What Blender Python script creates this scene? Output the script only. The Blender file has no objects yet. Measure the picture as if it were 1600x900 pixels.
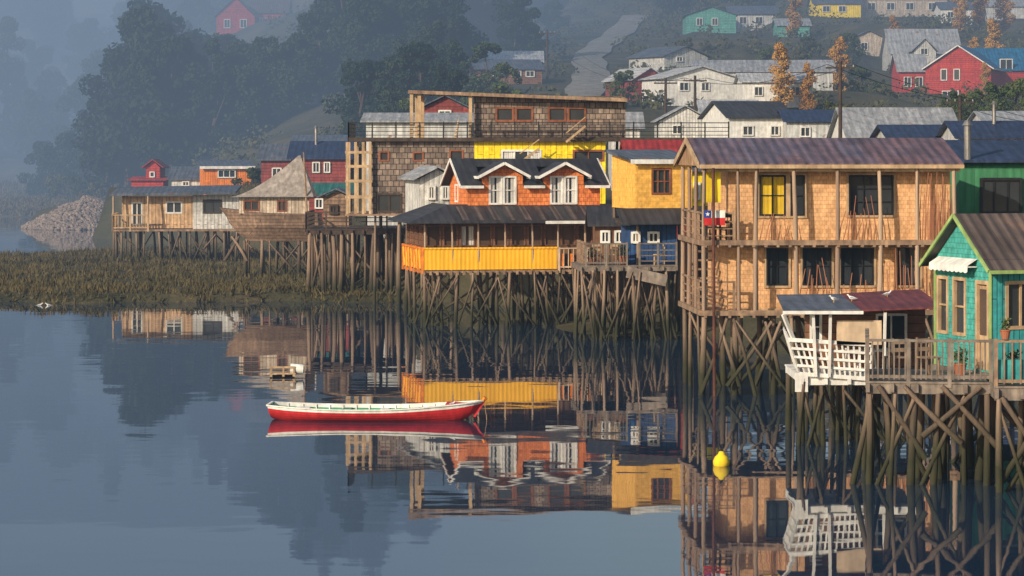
import bpy, math, random
import numpy as np
from mathutils import Vector, Matrix, Quaternion
random.seed(7); np.random.seed(7)
F=4444.0; H=8.4; YH=230.0
def PX(px,d): return (px-800)*d/F
def PZ(py,d): return H-(py-YH)*d/F
scene=bpy.context.scene
COL=scene.collection
# ---------------------------------------------------------------- materials
def nd(nt,t,props=None,**inp):
    n=nt.nodes.new(t)
    if props:
        for k,v in props.items(): setattr(n,k,v)
    for k,v in inp.items():
        n.inputs[k.replace('_',' ')].default_value=v
    return n
def c4(c,f=1.0): return (c[0]*f,c[1]*f,c[2]*f,1)
def mth(nt,op,a,b=None,clamp=False):
    n=nt.nodes.new('ShaderNodeMath'); n.operation=op; n.use_clamp=clamp
    for i,x in enumerate((a,b)):
        if x is None: continue
        if isinstance(x,(int,float)): n.inputs[i].default_value=x
        else: nt.links.new(x,n.inputs[i])
    return n.outputs[0]
def mixc(nt,fac,a,b,mode='MIX'):
    n=nt.nodes.new('ShaderNodeMixRGB'); n.blend_type=mode
    for i,x in enumerate((fac,a,b)):
        if isinstance(x,(int,float,tuple)): n.inputs[i].default_value=x
        else: nt.links.new(x,n.inputs[i])
    return n.outputs[0]
MATS={}
def mat(name,c1,c2=None,kind='plain',rough=.8,w=.2,h=.17,gap=.012,roof=False,bump=.4,metal=0,mort=.3,dirt=.5,rust=0,rustc=(.16,.06,.03),spec=.3):
    if c2 is None: c2=tuple(x*.78 for x in c1)
    m=bpy.data.materials.new(name); m.use_nodes=True; nt=m.node_tree; L=nt.links
    b=nt.nodes['Principled BSDF']
    tc=nd(nt,'ShaderNodeTexCoord'); sep=nd(nt,'ShaderNodeSeparateXYZ'); L.new(tc.outputs['Object'],sep.inputs[0])
    X,Y,Z=sep.outputs
    u=X if roof else mth(nt,'ADD',X,Y); v=Y if roof else Z
    comb=nd(nt,'ShaderNodeCombineXYZ')
    a,bb=(u,v)
    if kind=='planks_v': a,bb=v,u
    L.new(a,comb.inputs[0]); L.new(bb,comb.inputs[1])
    hgt=None
    n1=nd(nt,'ShaderNodeTexNoise',Scale=1.1,Detail=7.,Roughness=.65); L.new(tc.outputs['Object'],n1.inputs['Vector'])
    if kind in('shingle','planks_v','planks_h'):
        br=nd(nt,'ShaderNodeTexBrick',{'offset':.5},Scale=1.0,Color1=c4(c1),Color2=c4(c2),Mortar=c4(c2,mort))
        br.inputs['Mortar Size'].default_value=gap; br.inputs['Brick Width'].default_value=w; br.inputs['Row Height'].default_value=h
        br.inputs['Mortar Smooth'].default_value=.2
        L.new(comb.outputs[0],br.inputs['Vector']); col=br.outputs['Color']; hgt=mth(nt,'SUBTRACT',1.0,br.outputs['Fac'])
        n3=nd(nt,'ShaderNodeTexNoise',Scale=5.,Detail=2.); L.new(tc.outputs['Object'],n3.inputs['Vector'])
        f3=mth(nt,'MULTIPLY_ADD',n3.outputs['Fac'],1.1); f3.node.inputs[2].default_value=.45
        col=mixc(nt,1.0,col,f3,'MULTIPLY')
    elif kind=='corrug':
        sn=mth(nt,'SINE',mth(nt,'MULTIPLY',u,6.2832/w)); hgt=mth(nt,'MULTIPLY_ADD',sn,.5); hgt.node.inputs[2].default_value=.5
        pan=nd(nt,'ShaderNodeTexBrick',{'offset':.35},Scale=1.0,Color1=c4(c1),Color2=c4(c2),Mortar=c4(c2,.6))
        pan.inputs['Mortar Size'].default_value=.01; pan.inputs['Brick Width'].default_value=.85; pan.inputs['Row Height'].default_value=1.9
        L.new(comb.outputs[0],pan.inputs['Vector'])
        col=mixc(nt,mth(nt,'MULTIPLY',mth(nt,'SUBTRACT',1.0,hgt),.35),pan.outputs['Color'],c4(c2,.6))  # troughs darkened in the colour: groove dirt plus a little painted-in shade
    else:
        n2=nd(nt,'ShaderNodeTexNoise',Scale=3.,Detail=5.); L.new(tc.outputs['Object'],n2.inputs['Vector'])
        rr=nd(nt,'ShaderNodeMapRange'); rr.inputs[1].default_value=.35; rr.inputs[2].default_value=.65; L.new(n2.outputs['Fac'],rr.inputs[0])
        col=mixc(nt,rr.outputs[0],c4(c1),c4(c2)); hgt=n2.outputs['Fac']
    mp=nd(nt,'ShaderNodeMapping'); mp.inputs['Scale'].default_value=(5,5,.6) if not roof else (5,.6,.6); L.new(tc.outputs['Object'],mp.inputs[0])
    n4=nd(nt,'ShaderNodeTexNoise',Scale=1.2,Detail=4.); L.new(mp.outputs[0],n4.inputs['Vector'])
    s=mth(nt,'MULTIPLY',n1.outputs['Fac'],n4.outputs['Fac'])
    mr=nd(nt,'ShaderNodeMapRange'); mr.inputs[1].default_value=.12; mr.inputs[2].default_value=.38; mr.inputs[3].default_value=1-dirt; mr.inputs[4].default_value=1.12; L.new(s,mr.inputs[0])
    col=mixc(nt,1.0,col,mr.outputs[0],'MULTIPLY')
    if rust:
        mr2=nd(nt,'ShaderNodeMapRange'); mr2.inputs[1].default_value=.62-rust*.2; mr2.inputs[2].default_value=.72-rust*.2; L.new(n1.outputs['Fac'],mr2.inputs[0])
        col=mixc(nt,mth(nt,'MULTIPLY',mr2.outputs[0],.8),col,c4(rustc))
    L.new(col,b.inputs['Base Color'])
    b.inputs['Roughness'].default_value=rough; b.inputs['Metallic'].default_value=metal
    b.inputs['Specular IOR Level'].default_value=spec
    bp=nd(nt,'ShaderNodeBump',Strength=bump,Distance=.03); L.new(hgt,bp.inputs['Height']); L.new(bp.outputs[0],b.inputs['Normal'])
    MATS[name]=m; return m
mat('shingle_cedar',(.76,.44,.215),(.64,.355,.165),'shingle',w=.13,h=.14,gap=.006,mort=.6,dirt=.25,bump=.25)
mat('shingle_orange',(.76,.24,.07),(.64,.18,.05),'shingle',w=.2,h=.2,mort=.6,dirt=.25)
mat('shingle_grey',(.32,.24,.185),(.14,.105,.085),'shingle',w=.3,h=.3,gap=.02,dirt=.4)
mat('shingle_ochre',(.82,.45,.09),(.74,.39,.07),'shingle',w=.2,h=.2,gap=.006,mort=.75,dirt=.2,bump=.2)
mat('shingle_teal',(.075,.40,.34),(.055,.32,.28),'shingle',w=.18,h=.14,gap=.008,mort=.6,dirt=.35)
mat('board_teal',(.05,.34,.34),(.035,.27,.28),'planks_v',w=9,h=.16,dirt=.35)
mat('wood_raw',(.46,.28,.15),(.33,.19,.10),'planks_v',w=3,h=.16,gap=.008,dirt=.45)
mat('wood_beam',(.38,.25,.155),(.22,.145,.10),dirt=.5)
mat('wood_pale',(.54,.38,.22),(.42,.28,.16),dirt=.4)
mat('wood_grey',(.27,.22,.175),(.15,.12,.10),dirt=.5)
mat('wood_dark',(.08,.055,.04),(.045,.03,.024),dirt=.4)
mat('wood_red',(.30,.10,.045),(.18,.065,.03),dirt=.4)
mat('plank_brown',(.32,.21,.14),(.20,.13,.09),'planks_h',w=2.6,h=.2,dirt=.5)
mat('plank_cream',(.64,.53,.41),(.50,.40,.30),'planks_v',w=6,h=.22,gap=.015,dirt=.45)
mat('plank_tan',(.66,.43,.24),(.52,.33,.18),'planks_v',w=6,h=.25,gap=.015,dirt=.4)
mat('plank_white',(.66,.65,.61),(.53,.52,.49),'planks_v',w=6,h=.25,gap=.015,dirt=.4)
mat('veranda_brown',(.20,.10,.05),(.13,.065,.035),dirt=.4)
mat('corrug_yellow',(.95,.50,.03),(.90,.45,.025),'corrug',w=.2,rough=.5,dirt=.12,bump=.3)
mat('yellow_bright',(.88,.66,.02),(.80,.58,.015),'planks_v',w=8,h=.3,dirt=.2)
mat('paint_orange',(.80,.24,.03),(.68,.18,.02),'planks_v',w=8,h=.2,dirt=.3)
mat('paint_red',(.48,.05,.035),(.37,.04,.03),'planks_h',w=6,h=.25,dirt=.35)
mat('paint_maroon',(.30,.06,.05),(.2,.045,.04),'planks_h',w=6,h=.25,dirt=.4)
mat('paint_white',(.78,.77,.73),(.62,.60,.56),dirt=.25)
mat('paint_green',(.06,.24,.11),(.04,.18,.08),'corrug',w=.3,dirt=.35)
mat('paint_mint',(.13,.40,.32),(.1,.31,.25),'planks_h',w=6,h=.25,dirt=.3)
mat('paint_blue',(.025,.075,.20),(.02,.055,.15),'planks_v',w=6,h=.2,dirt=.35)
mat('paint_brown',(.25,.12,.07),(.18,.09,.05),'planks_h',w=6,h=.25,dirt=.4)
mat('paint_lime_trim',(.30,.42,.14),(.24,.34,.11),dirt=.3)
mat('paint_cream',(.62,.47,.32),(.52,.39,.27),dirt=.35)
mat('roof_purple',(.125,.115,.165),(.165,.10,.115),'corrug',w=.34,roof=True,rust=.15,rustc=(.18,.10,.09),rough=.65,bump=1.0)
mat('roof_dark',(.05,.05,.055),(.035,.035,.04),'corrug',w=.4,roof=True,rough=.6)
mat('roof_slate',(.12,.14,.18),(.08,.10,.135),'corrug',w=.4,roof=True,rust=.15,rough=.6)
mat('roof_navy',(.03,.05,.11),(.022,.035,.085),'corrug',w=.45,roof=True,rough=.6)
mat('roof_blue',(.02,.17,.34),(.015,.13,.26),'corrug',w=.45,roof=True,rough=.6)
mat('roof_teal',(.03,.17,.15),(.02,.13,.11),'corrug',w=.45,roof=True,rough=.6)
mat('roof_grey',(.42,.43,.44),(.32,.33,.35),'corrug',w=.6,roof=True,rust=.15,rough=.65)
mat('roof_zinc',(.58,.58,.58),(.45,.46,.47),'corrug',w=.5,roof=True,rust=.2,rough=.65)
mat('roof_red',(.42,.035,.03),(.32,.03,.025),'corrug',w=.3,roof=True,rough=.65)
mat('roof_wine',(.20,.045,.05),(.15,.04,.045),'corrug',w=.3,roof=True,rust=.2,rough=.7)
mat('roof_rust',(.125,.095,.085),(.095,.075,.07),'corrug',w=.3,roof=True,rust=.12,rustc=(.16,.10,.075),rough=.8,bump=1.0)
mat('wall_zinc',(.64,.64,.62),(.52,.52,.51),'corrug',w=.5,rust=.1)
mat('metal_pipe',(.35,.33,.31),(.25,.23,.22),rough=.4,metal=.7)
mat('rusty_metal',(.14,.055,.035),(.09,.035,.025),rough=.9)
mat('black_metal',(.02,.02,.022),(.015,.015,.015),rough=.5)
mat('canvas',(.38,.33,.285),(.29,.25,.22),dirt=.45)
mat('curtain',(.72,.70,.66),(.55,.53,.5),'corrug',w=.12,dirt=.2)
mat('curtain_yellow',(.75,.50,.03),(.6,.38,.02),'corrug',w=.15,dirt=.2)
mat('cloth_red',(.6,.03,.03),dirt=.2); mat('cloth_yellow',(.85,.62,.02),(.75,.5,.02),dirt=.2); mat('cloth_blue',(.02,.06,.30),dirt=.2)
mat('terracotta',(.40,.14,.07),dirt=.3)
mat('boat_red',(.58,.03,.035),(.48,.025,.025),dirt=.25,rough=.5,bump=.1)
mat('boat_white',(.80,.79,.74),(.68,.66,.60),dirt=.3,rough=.55,bump=.1)
mat('boat_green',(.05,.33,.17),(.04,.25,.13),dirt=.3,rough=.6)
mat('bird_white',(.8,.8,.78),(.75,.75,.73),dirt=.1)
mat('bird_grey',(.3,.31,.33),dirt=.1)
mat('bird_beak',(.7,.4,.05),dirt=.1)
mat('rock',(.34,.26,.20),(.20,.15,.12),dirt=.4)
mat('concrete',(.38,.36,.33),dirt=.4)
def glassm(name,c,r=.06):
    m=bpy.data.materials.new(name); m.use_nodes=True; b=m.node_tree.nodes['Principled BSDF']; nt=m.node_tree
    tc=nd(nt,'ShaderNodeTexCoord'); n=nd(nt,'ShaderNodeTexNoise',Scale=.9,Detail=3.); nt.links.new(tc.outputs['Object'],n.inputs['Vector'])
    nt.links.new(mixc(nt,n.outputs['Fac'],c4(c,.4),c4(c,1.6)),b.inputs['Base Color'])
    b.inputs['Roughness'].default_value=r; b.inputs['IOR'].default_value=1.5; MATS[name]=m
glassm('glass',(.03,.035,.04)); glassm('glass_warm',(.09,.055,.035),.1)
def polem(name,c1,c2,algae=True):
    m=bpy.data.materials.new(name); m.use_nodes=True; nt=m.node_tree; b=nt.nodes['Principled BSDF']; L=nt.links
    g=nd(nt,'ShaderNodeNewGeometry'); sep=nd(nt,'ShaderNodeSeparateXYZ'); L.new(g.outputs['Position'],sep.inputs[0])
    mp=nd(nt,'ShaderNodeMapping'); mp.inputs['Scale'].default_value=(14,14,1.2); L.new(g.outputs['Position'],mp.inputs[0])
    n=nd(nt,'ShaderNodeTexNoise',Scale=1.,Detail=5.); L.new(mp.outputs[0],n.inputs['Vector'])
    oi=nd(nt,'ShaderNodeObjectInfo')
    f=mth(nt,'ADD',mth(nt,'MULTIPLY',n.outputs['Fac'],.8),mth(nt,'MULTIPLY',mth(nt,'SUBTRACT',oi.outputs['Random'],.4),.9),True)
    col=mixc(nt,f,c4(c1),c4(c2))
    if algae:
        n2=nd(nt,'ShaderNodeTexNoise',Scale=1.7,Detail=3.); L.new(g.outputs['Position'],n2.inputs['Vector'])
        z=mth(nt,'ADD',sep.outputs[2],mth(nt,'MULTIPLY',n2.outputs['Fac'],-1.0))
        mr=nd(nt,'ShaderNodeMapRange'); mr.inputs[1].default_value=.2; mr.inputs[2].default_value=1.7; L.new(z,mr.inputs[0])
        al=mixc(nt,n2.outputs['Fac'],(.018,.018,.012,1),(.05,.05,.025,1))
        col=mixc(nt,mr.outputs[0],al,col)
    L.new(col,b.inputs['Base Color']); b.inputs['Roughness'].default_value=.9; b.inputs['Specular IOR Level'].default_value=.2
    bp=nd(nt,'ShaderNodeBump',Strength=.6,Distance=.03); L.new(n.outputs['Fac'],bp.inputs['Height']); L.new(bp.outputs[0],b.inputs['Normal'])
    MATS[name]=m
polem('pole_wood',(.30,.21,.145),(.10,.072,.055)); polem('post_wood',(.40,.29,.20),(.22,.15,.11),False); polem('stick_wood',(.40,.17,.09),(.25,.10,.06),False)
def folm(name,c1,c2,trans=.15):
    m=bpy.data.materials.new(name); m.use_nodes=True; nt=m.node_tree; b=nt.nodes['Principled BSDF']; L=nt.links
    g=nd(nt,'ShaderNodeNewGeometry'); n=nd(nt,'ShaderNodeTexNoise',Scale=.5,Detail=4.); L.new(g.outputs['Position'],n.inputs['Vector'])
    oi=nd(nt,'ShaderNodeObjectInfo')
    f=mth(nt,'ADD',mth(nt,'MULTIPLY',mth(nt,'SUBTRACT',n.outputs['Fac'],.25),1.4),mth(nt,'MULTIPLY',mth(nt,'SUBTRACT',oi.outputs['Random'],.5),.6),True)
    L.new(mixc(nt,f,c4(c1),c4(c2)),b.inputs['Base Color']); b.inputs['Roughness'].default_value=.85; b.inputs['Specular IOR Level'].default_value=.15
    MATS[name]=m
folm('leaf_dark',(.010,.022,.012),(.035,.055,.022)); folm('leaf_green',(.035,.06,.02),(.10,.12,.04))
folm('leaf_autumn',(.36,.18,.045),(.55,.33,.09)); folm('leaf_bush',(.035,.05,.02),(.12,.105,.045))
folm('marsh_blade',(.05,.045,.02),(.19,.14,.06)); folm('bark',(.07,.05,.04),(.13,.1,.08))
def groundm(name,cs,sc=.15,rough=.95):
    m=bpy.data.materials.new(name); m.use_nodes=True; nt=m.node_tree; b=nt.nodes['Principled BSDF']; L=nt.links
    g=nd(nt,'ShaderNodeNewGeometry'); n=nd(nt,'ShaderNodeTexNoise',Scale=sc,Detail=9.,Roughness=.65); L.new(g.outputs['Position'],n.inputs['Vector'])
    r=nd(nt,'ShaderNodeValToRGB'); L.new(n.outputs['Fac'],r.inputs[0])
    els=r.color_ramp.elements; els[0].position=.35; els[0].color=c4(cs[0]); els[1].position=.65; els[1].color=c4(cs[-1])
    for i,c in enumerate(cs[1:-1]): e=els.new(.35+.3*(i+1)/(len(cs)-1)); e.color=c4(c)
    L.new(r.outputs[0],b.inputs['Base Color']); b.inputs['Roughness'].default_value=rough; b.inputs['Specular IOR Level'].default_value=.2
    n2=nd(nt,'ShaderNodeTexNoise',Scale=3.,Detail=6.); L.new(g.outputs['Position'],n2.inputs['Vector'])
    bp=nd(nt,'ShaderNodeBump',Strength=.8,Distance=.15); L.new(n2.outputs['Fac'],bp.inputs['Height']); L.new(bp.outputs[0],b.inputs['Normal'])
    MATS[name]=m
groundm('hill_ground',[(.035,.036,.018),(.06,.055,.028),(.10,.08,.045)]); groundm('road_gravel',[(.17,.16,.14),(.27,.25,.22)],.6)
# ---------------------------------------------------------------- mesh builder
I4=Matrix.Identity(4)
class MB:
    def __init__(s,M=None): s.v=[];s.f=[];s.mi=[];s.M=M or I4
    def add(s,vs,fs,m=0):
        k=len(s.v); s.v+= [tuple(s.M@Vector(p)) for p in vs]
        for f in fs: s.f.append([i+k for i in f]); s.mi.append(m)
    def box(s,x0,x1,y0,y1,z0,z1,m=0):
        s.add([(x0,y0,z0),(x1,y0,z0),(x1,y1,z0),(x0,y1,z0),(x0,y0,z1),(x1,y0,z1),(x1,y1,z1),(x0,y1,z1)],
              [(0,3,2,1),(4,5,6,7),(0,1,5,4),(1,2,6,5),(2,3,7,6),(3,0,4,7)],m)
    def slab(s,q,th,m=0):
        q=[Vector(p) for p in q]; t=[p+Vector((0,0,th)) for p in q]
        s.add(q+t,[(0,3,2,1),(4,5,6,7),(0,1,5,4),(1,2,6,5),(2,3,7,6),(3,0,4,7)],m)
    def beam(s,p0,p1,w,h,m=0):
        p0=Vector(p0);p1=Vector(p1);d=(p1-p0).normalized()
        up=Vector((0,0,1)) if abs(d.z)<.95 else Vector((0,1,0))
        a=d.cross(up).normalized()*w/2; b=a.cross(d).normalized()*h/2
        vs=[p0-a-b,p0+a-b,p0+a+b,p0-a+b,p1-a-b,p1+a-b,p1+a+b,p1-a+b]
        s.add(vs,[(0,1,2,3),(7,6,5,4),(0,4,5,1),(1,5,6,2),(2,6,7,3),(3,7,4,0)],m)
    def cyl(s,p0,p1,r0,r1,n=8,m=0):
        p0=Vector(p0);p1=Vector(p1);d=(p1-p0).normalized()
        up=Vector((0,0,1)) if abs(d.z)<.95 else Vector((1,0,0))
        a=d.cross(up).normalized(); b=d.cross(a).normalized()
        vs=[];
        for p,r in((p0,r0),(p1,r1)):
            for i in range(n):
                t=6.28318*i/n; vs.append(p+a*r*math.cos(t)+b*r*math.sin(t))
        fs=[(i,(i+1)%n,n+(i+1)%n,n+i) for i in range(n)]+[tuple(range(n))[::-1],tuple(range(n,2*n))]
        s.add(vs,fs,m)
    def prism(s,poly,a0,a1,axis='y',m=0):
        n=len(poly)
        if axis=='y': vs=[(x,a0,z) for x,z in poly]+[(x,a1,z) for x,z in poly]
        elif axis=='x': vs=[(a0,x,z) for x,z in poly]+[(a1,x,z) for x,z in poly]
        else: vs=[(x,z,a0) for x,z in poly]+[(x,z,a1) for x,z in poly]
        fs=[tuple(range(n)),tuple(range(2*n-1,n-1,-1))]+[(i,i+n,(i+1)%n+n,(i+1)%n) for i in range(n)]
        s.add(vs,fs,m)
    def wall(s,x0,x1,z0,z1,y,th,holes=(),m=0):
        xs=sorted({x0,x1,*[h[0] for h in holes],*[h[1] for h in holes]}); zs=sorted({z0,z1,*[h[2] for h in holes],*[h[3] for h in holes]})
        def solid(i,j):
            if i<0 or j<0 or i>=len(xs)-1 or j>=len(zs)-1: return False
            cx=(xs[i]+xs[i+1])/2; cz=(zs[j]+zs[j+1])/2
            return not any(h[0]<cx<h[1] and h[2]<cz<h[3] for h in holes)
        for i in range(len(xs)-1):
            for j in range(len(zs)-1):
                if not solid(i,j): continue
                a,b,c,d=xs[i],xs[i+1],zs[j],zs[j+1]; e=y+th
                s.add([(a,y,c),(b,y,c),(b,y,d),(a,y,d)],[(0,1,2,3)],m); s.add([(a,e,c),(b,e,c),(b,e,d),(a,e,d)],[(3,2,1,0)],m)
                if not solid(i-1,j): s.add([(a,y,c),(a,y,d),(a,e,d),(a,e,c)],[(0,1,2,3)],m)
                if not solid(i+1,j): s.add([(b,y,c),(b,y,d),(b,e,d),(b,e,c)],[(3,2,1,0)],m)
                if not solid(i,j-1): s.add([(a,y,c),(b,y,c),(b,e,c),(a,e,c)],[(3,2,1,0)],m)
                if not solid(i,j+1): s.add([(a,y,d),(b,y,d),(b,e,d),(a,e,d)],[(0,1,2,3)],m)
    def obj(s,name,mats,parent=None,label=None,smooth=False):
        me=bpy.data.meshes.new(name); me.from_pydata(s.v,[],s.f)
        if isinstance(mats,str): mats=[mats]
        for m in mats: me.materials.append(MATS[m])
        me.polygons.foreach_set('material_index',s.mi)
        if smooth: me.polygons.foreach_set('use_smooth',[True]*len(s.f))
        me.update(); o=bpy.data.objects.new(name,me); COL.objects.link(o)
        if parent: o.parent=parent
        if label: o['label']=label
        return o
def thing(name,label,cat,loc,rz=0,group=None):
    e=bpy.data.objects.new(name,None); COL.objects.link(e); e.empty_display_size=.3
    e.location=loc; e.rotation_euler=(0,0,math.radians(rz)); e['label']=label; e['category']=cat
    if group: e['group']=group
    return e
def LM(x0,D):
    return Matrix.Translation((x0,D,0))@Matrix.Rotation(-math.pi/2,4,'Z')
PADS=[]; HB=[]
def pad(x,y,r,z): PADS.append((x,y,r,z))
PV=[]
for k in range(6):
    mb=MB(); n=7; seg=6; pts=[]
    bx,by=random.uniform(-1.3,1.3),random.uniform(-1.3,1.3)
    for i in range(seg+1):
        t=i/seg; r=1.1-.28*t+random.uniform(-.08,.08); cx=bx*math.sin(t*3.1)*.8; cy=by*math.sin(t*3.1)*.8
        for j in range(n):
            a=6.28318*j/n; pts.append((cx+r*math.cos(a),cy+r*math.sin(a),t))
    fs=[(i*n+j,i*n+(j+1)%n,(i+1)*n+(j+1)%n,(i+1)*n+j) for i in range(seg) for j in range(n)]+[tuple(range(seg*n,seg*n+n)),tuple(range(n))[::-1]]
    mb.add(pts,fs); PV.append(mb)
PM={}
def pole(P,p0,p1,r,name='stilt',m='pole_wood'):
    k=random.randrange(6)
    if (k,m) not in PM:
        me=bpy.data.meshes.new('round_pole'); me.from_pydata(PV[k].v,[],PV[k].f); me.materials.append(MATS[m]); me.polygons.foreach_set('use_smooth',[True]*len(PV[k].f)); PM[(k,m)]=me
    o=bpy.data.objects.new(name,PM[(k,m)]); COL.objects.link(o); o.parent=P
    p0=Vector(p0);p1=Vector(p1); d=p1-p0
    o.location=p0; o.rotation_mode='QUATERNION'; o.rotation_quaternion=Vector((0,0,1)).rotation_difference(d.normalized()); o.scale=(r,r,d.length)
    return o
def stilts(P,x0,x1,nx,ys,zt,zb=-.7,r=.1,br=.5,lean=.15):
    sp=(x1-x0)/max(1,nx-1)
    for iy,y in enumerate(ys):
        prs=[]
        for i in range(nx):
            if iy>0 and random.random()<.2: continue
            x=x0+(x1-x0)*i/(nx-1)+random.uniform(-.33,.33)*sp*(0 if i in(0,nx-1) else 1); yy=y+random.uniform(-.2,.2)
            xb=x+random.uniform(-lean,lean)
            pole(P,(xb,yy+random.uniform(-lean,lean),zb),(x,yy,zt),r*random.uniform(.6,1.25))
            if prs and random.random()<br:
                q=prs[-1] if len(prs)<2 or random.random()<.45 else prs[-2]
                a,b=(q,x) if random.random()<.5 else (x,q)
                pole(P,(a,yy-.13,zb+random.uniform(.4,.9)),(b,yy-.13,zt-random.uniform(.03,.3)),r*random.uniform(.5,.7),'brace')
                if iy==0 and random.random()<.4: pole(P,(b,yy-.22,zb+random.uniform(.4,.9)),(a,yy-.22,zt-random.uniform(.03,.3)),r*random.uniform(.45,.65),'brace')
            prs.append(x)
def window(P,x0,x1,z0,z1,y=0.,M=None,cols=2,rows=1,fm='paint_white',gm='glass',fw=.06,curt=None,cw=.4):
    g=MB(M); g.box(x0+.02,x1-.02,y+.07,y+.1,z0+.02,z1-.02); w=g.obj('window',gm,P)
    f=MB(M); a,b=y-.03,y+.12
    f.box(x0-.01,x0+fw,a,b,z0,z1); f.box(x1-fw,x1+.01,a,b,z0,z1); f.box(x0+fw,x1-fw,a,b,z1-fw,z1+.01); f.box(x0+fw,x1-fw,a,b,z0-.01,z0+fw)
    for i in range(1,cols):
        c=x0+(x1-x0)*i/cols; f.box(c-fw*.35,c+fw*.35,y+.01,y+.066,z0+fw,z1-fw)
    for i in range(1,rows):
        c=z0+(z1-z0)*i/rows; f.box(x0+fw,x1-fw,y+.014,y+.062,c-fw*.3,c+fw*.3)
    f.obj('frame',fm,w)
    if curt:
        c=MB(M); ww=(x1-x0)*cw
        n=14
        for (a0,a1) in ((x0+fw*.9,x0+ww),(x1-ww,x1-fw*.9)) if cw<.5 else ((x0+fw*.9,x1-fw*.9),):
            vs=[]; 
            for i in range(n+1):
                t=i/n; xx=a0+(a1-a0)*t; dy=y+.058+.006*math.sin(t*25); vs+=[(xx,dy,z0+fw),(xx,dy,z1-fw)]
            c.add(vs,[(2*i,2*i+2,2*i+3,2*i+1) for i in range(n)])
        c.obj('curtain',curt,w)
    return w
def railing(P,p0,p1,z0,h=1.,posts=1.2,bal=.14,kind='v',m='wood_grey',rw=.07,name='railing'):
    p0=Vector((p0[0],p0[1],z0));p1=Vector((p1[0],p1[1],z0)); L=(p1-p0).length; d=(p1-p0)/L; up=Vector((0,0,1)); mb=MB()
    n=max(1,round(L/posts))
    for i in range(n+1):
        p=p0+d*(L*i/n); mb.beam(p+Vector((0,0,-.15)),p+up*(h+.03+random.uniform(0,.05)),rw*1.2,rw*1.2)
    mb.beam(p0+up*h,p1+up*h,rw*1.3,rw*.8); 
    if kind=='v':
        mb.beam(p0+up*.12,p1+up*.12,rw*.7,rw); k=int(L/bal)
        for i in range(1,k):
            p=p0+d*(L*i/k+random.uniform(-.01,.01)); mb.beam(p+up*.05,p+up*(h-.03),rw*.45,rw*.9)
    elif kind=='h':
        for q in (.2,.45,.7): mb.beam(p0+up*(h*q),p1+up*(h*q),rw*.5,rw*.6)
    return mb.obj(name,m,P)
def deck(P,x0,x1,y0,y1,zt,th=.14,m='wood_grey',name='deck'):
    mb=MB()
    mb.box(x0,x1,y0,y1,zt-.05,zt)
    mb.box(x0+.02,x1-.02,y0+.03,y0+.12,zt-.05-th,zt-.052); mb.box(x0+.02,x1-.02,y1-.12,y1-.03,zt-.05-th,zt-.052)
    k=max(2,int((x1-x0)/.6))
    for i in range(k+1):
        x=x0+.06+(x1-x0-.12)*i/k; mb.box(x-.04,x+.04,y0+.121,y1-.121,zt-.05-th*.9,zt-.053)
        mb.box(x-.05,x+.05,y0-.1,y0+.02,zt-.06-th*.8,zt-.056)
    return mb.obj(name,m,P)
def gable_roof(P,x0,x1,y0,y1,ze,zr,ridge='x',th=.08,m='roof_dark',trim=None,name='roof',k=.13):
    mb=MB()
    if ridge=='x':
        ym=(y0+y1)/2
        mb.slab([(x0,y0,ze),(x1,y0,ze),(x1,ym,zr),(x0,ym,zr)],th); mb.slab([(x0,ym+.002,zr),(x1,ym+.002,zr),(x1,y1,ze),(x0,y1,ze)],th)
    else:
        xm=(x0+x1)/2
        mb.slab([(x0,y0,ze),(xm,y0,zr),(xm,y1,zr),(x0,y1,ze)],th); mb.slab([(xm+.002,y0,zr),(x1,y0,ze),(x1,y1,ze),(xm+.002,y1,zr)],th)
    r=mb.obj(name,m,P)
    if trim:
        t=MB()
        if ridge=='x':
            for x in (x0-.03,x1+.03):
                t.beam((x,y0-.02,ze+.02),(x,ym,zr+.02),.05,k); t.beam((x,ym,zr+.02),(x,y1+.02,ze+.02),.05,k)
            t.beam((x0,y0-.04,ze),(x1,y0-.04,ze),.05,k)
        else:
            t.beam((x0-.02,y0-.03,ze+.02),(xm,y0-.03,zr+.02),.05,k); t.beam((xm,y0-.03,zr+.02),(x1+.02,y0-.03,ze+.02),.05,k)
            t.beam((x0-.03,y0,ze),(x0-.03,y1,ze),.05,k); t.beam((x1+.03,y0,ze),(x1+.03,y1,ze),.05,k)
        t.obj('fascia',trim,r)
    return r
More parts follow.
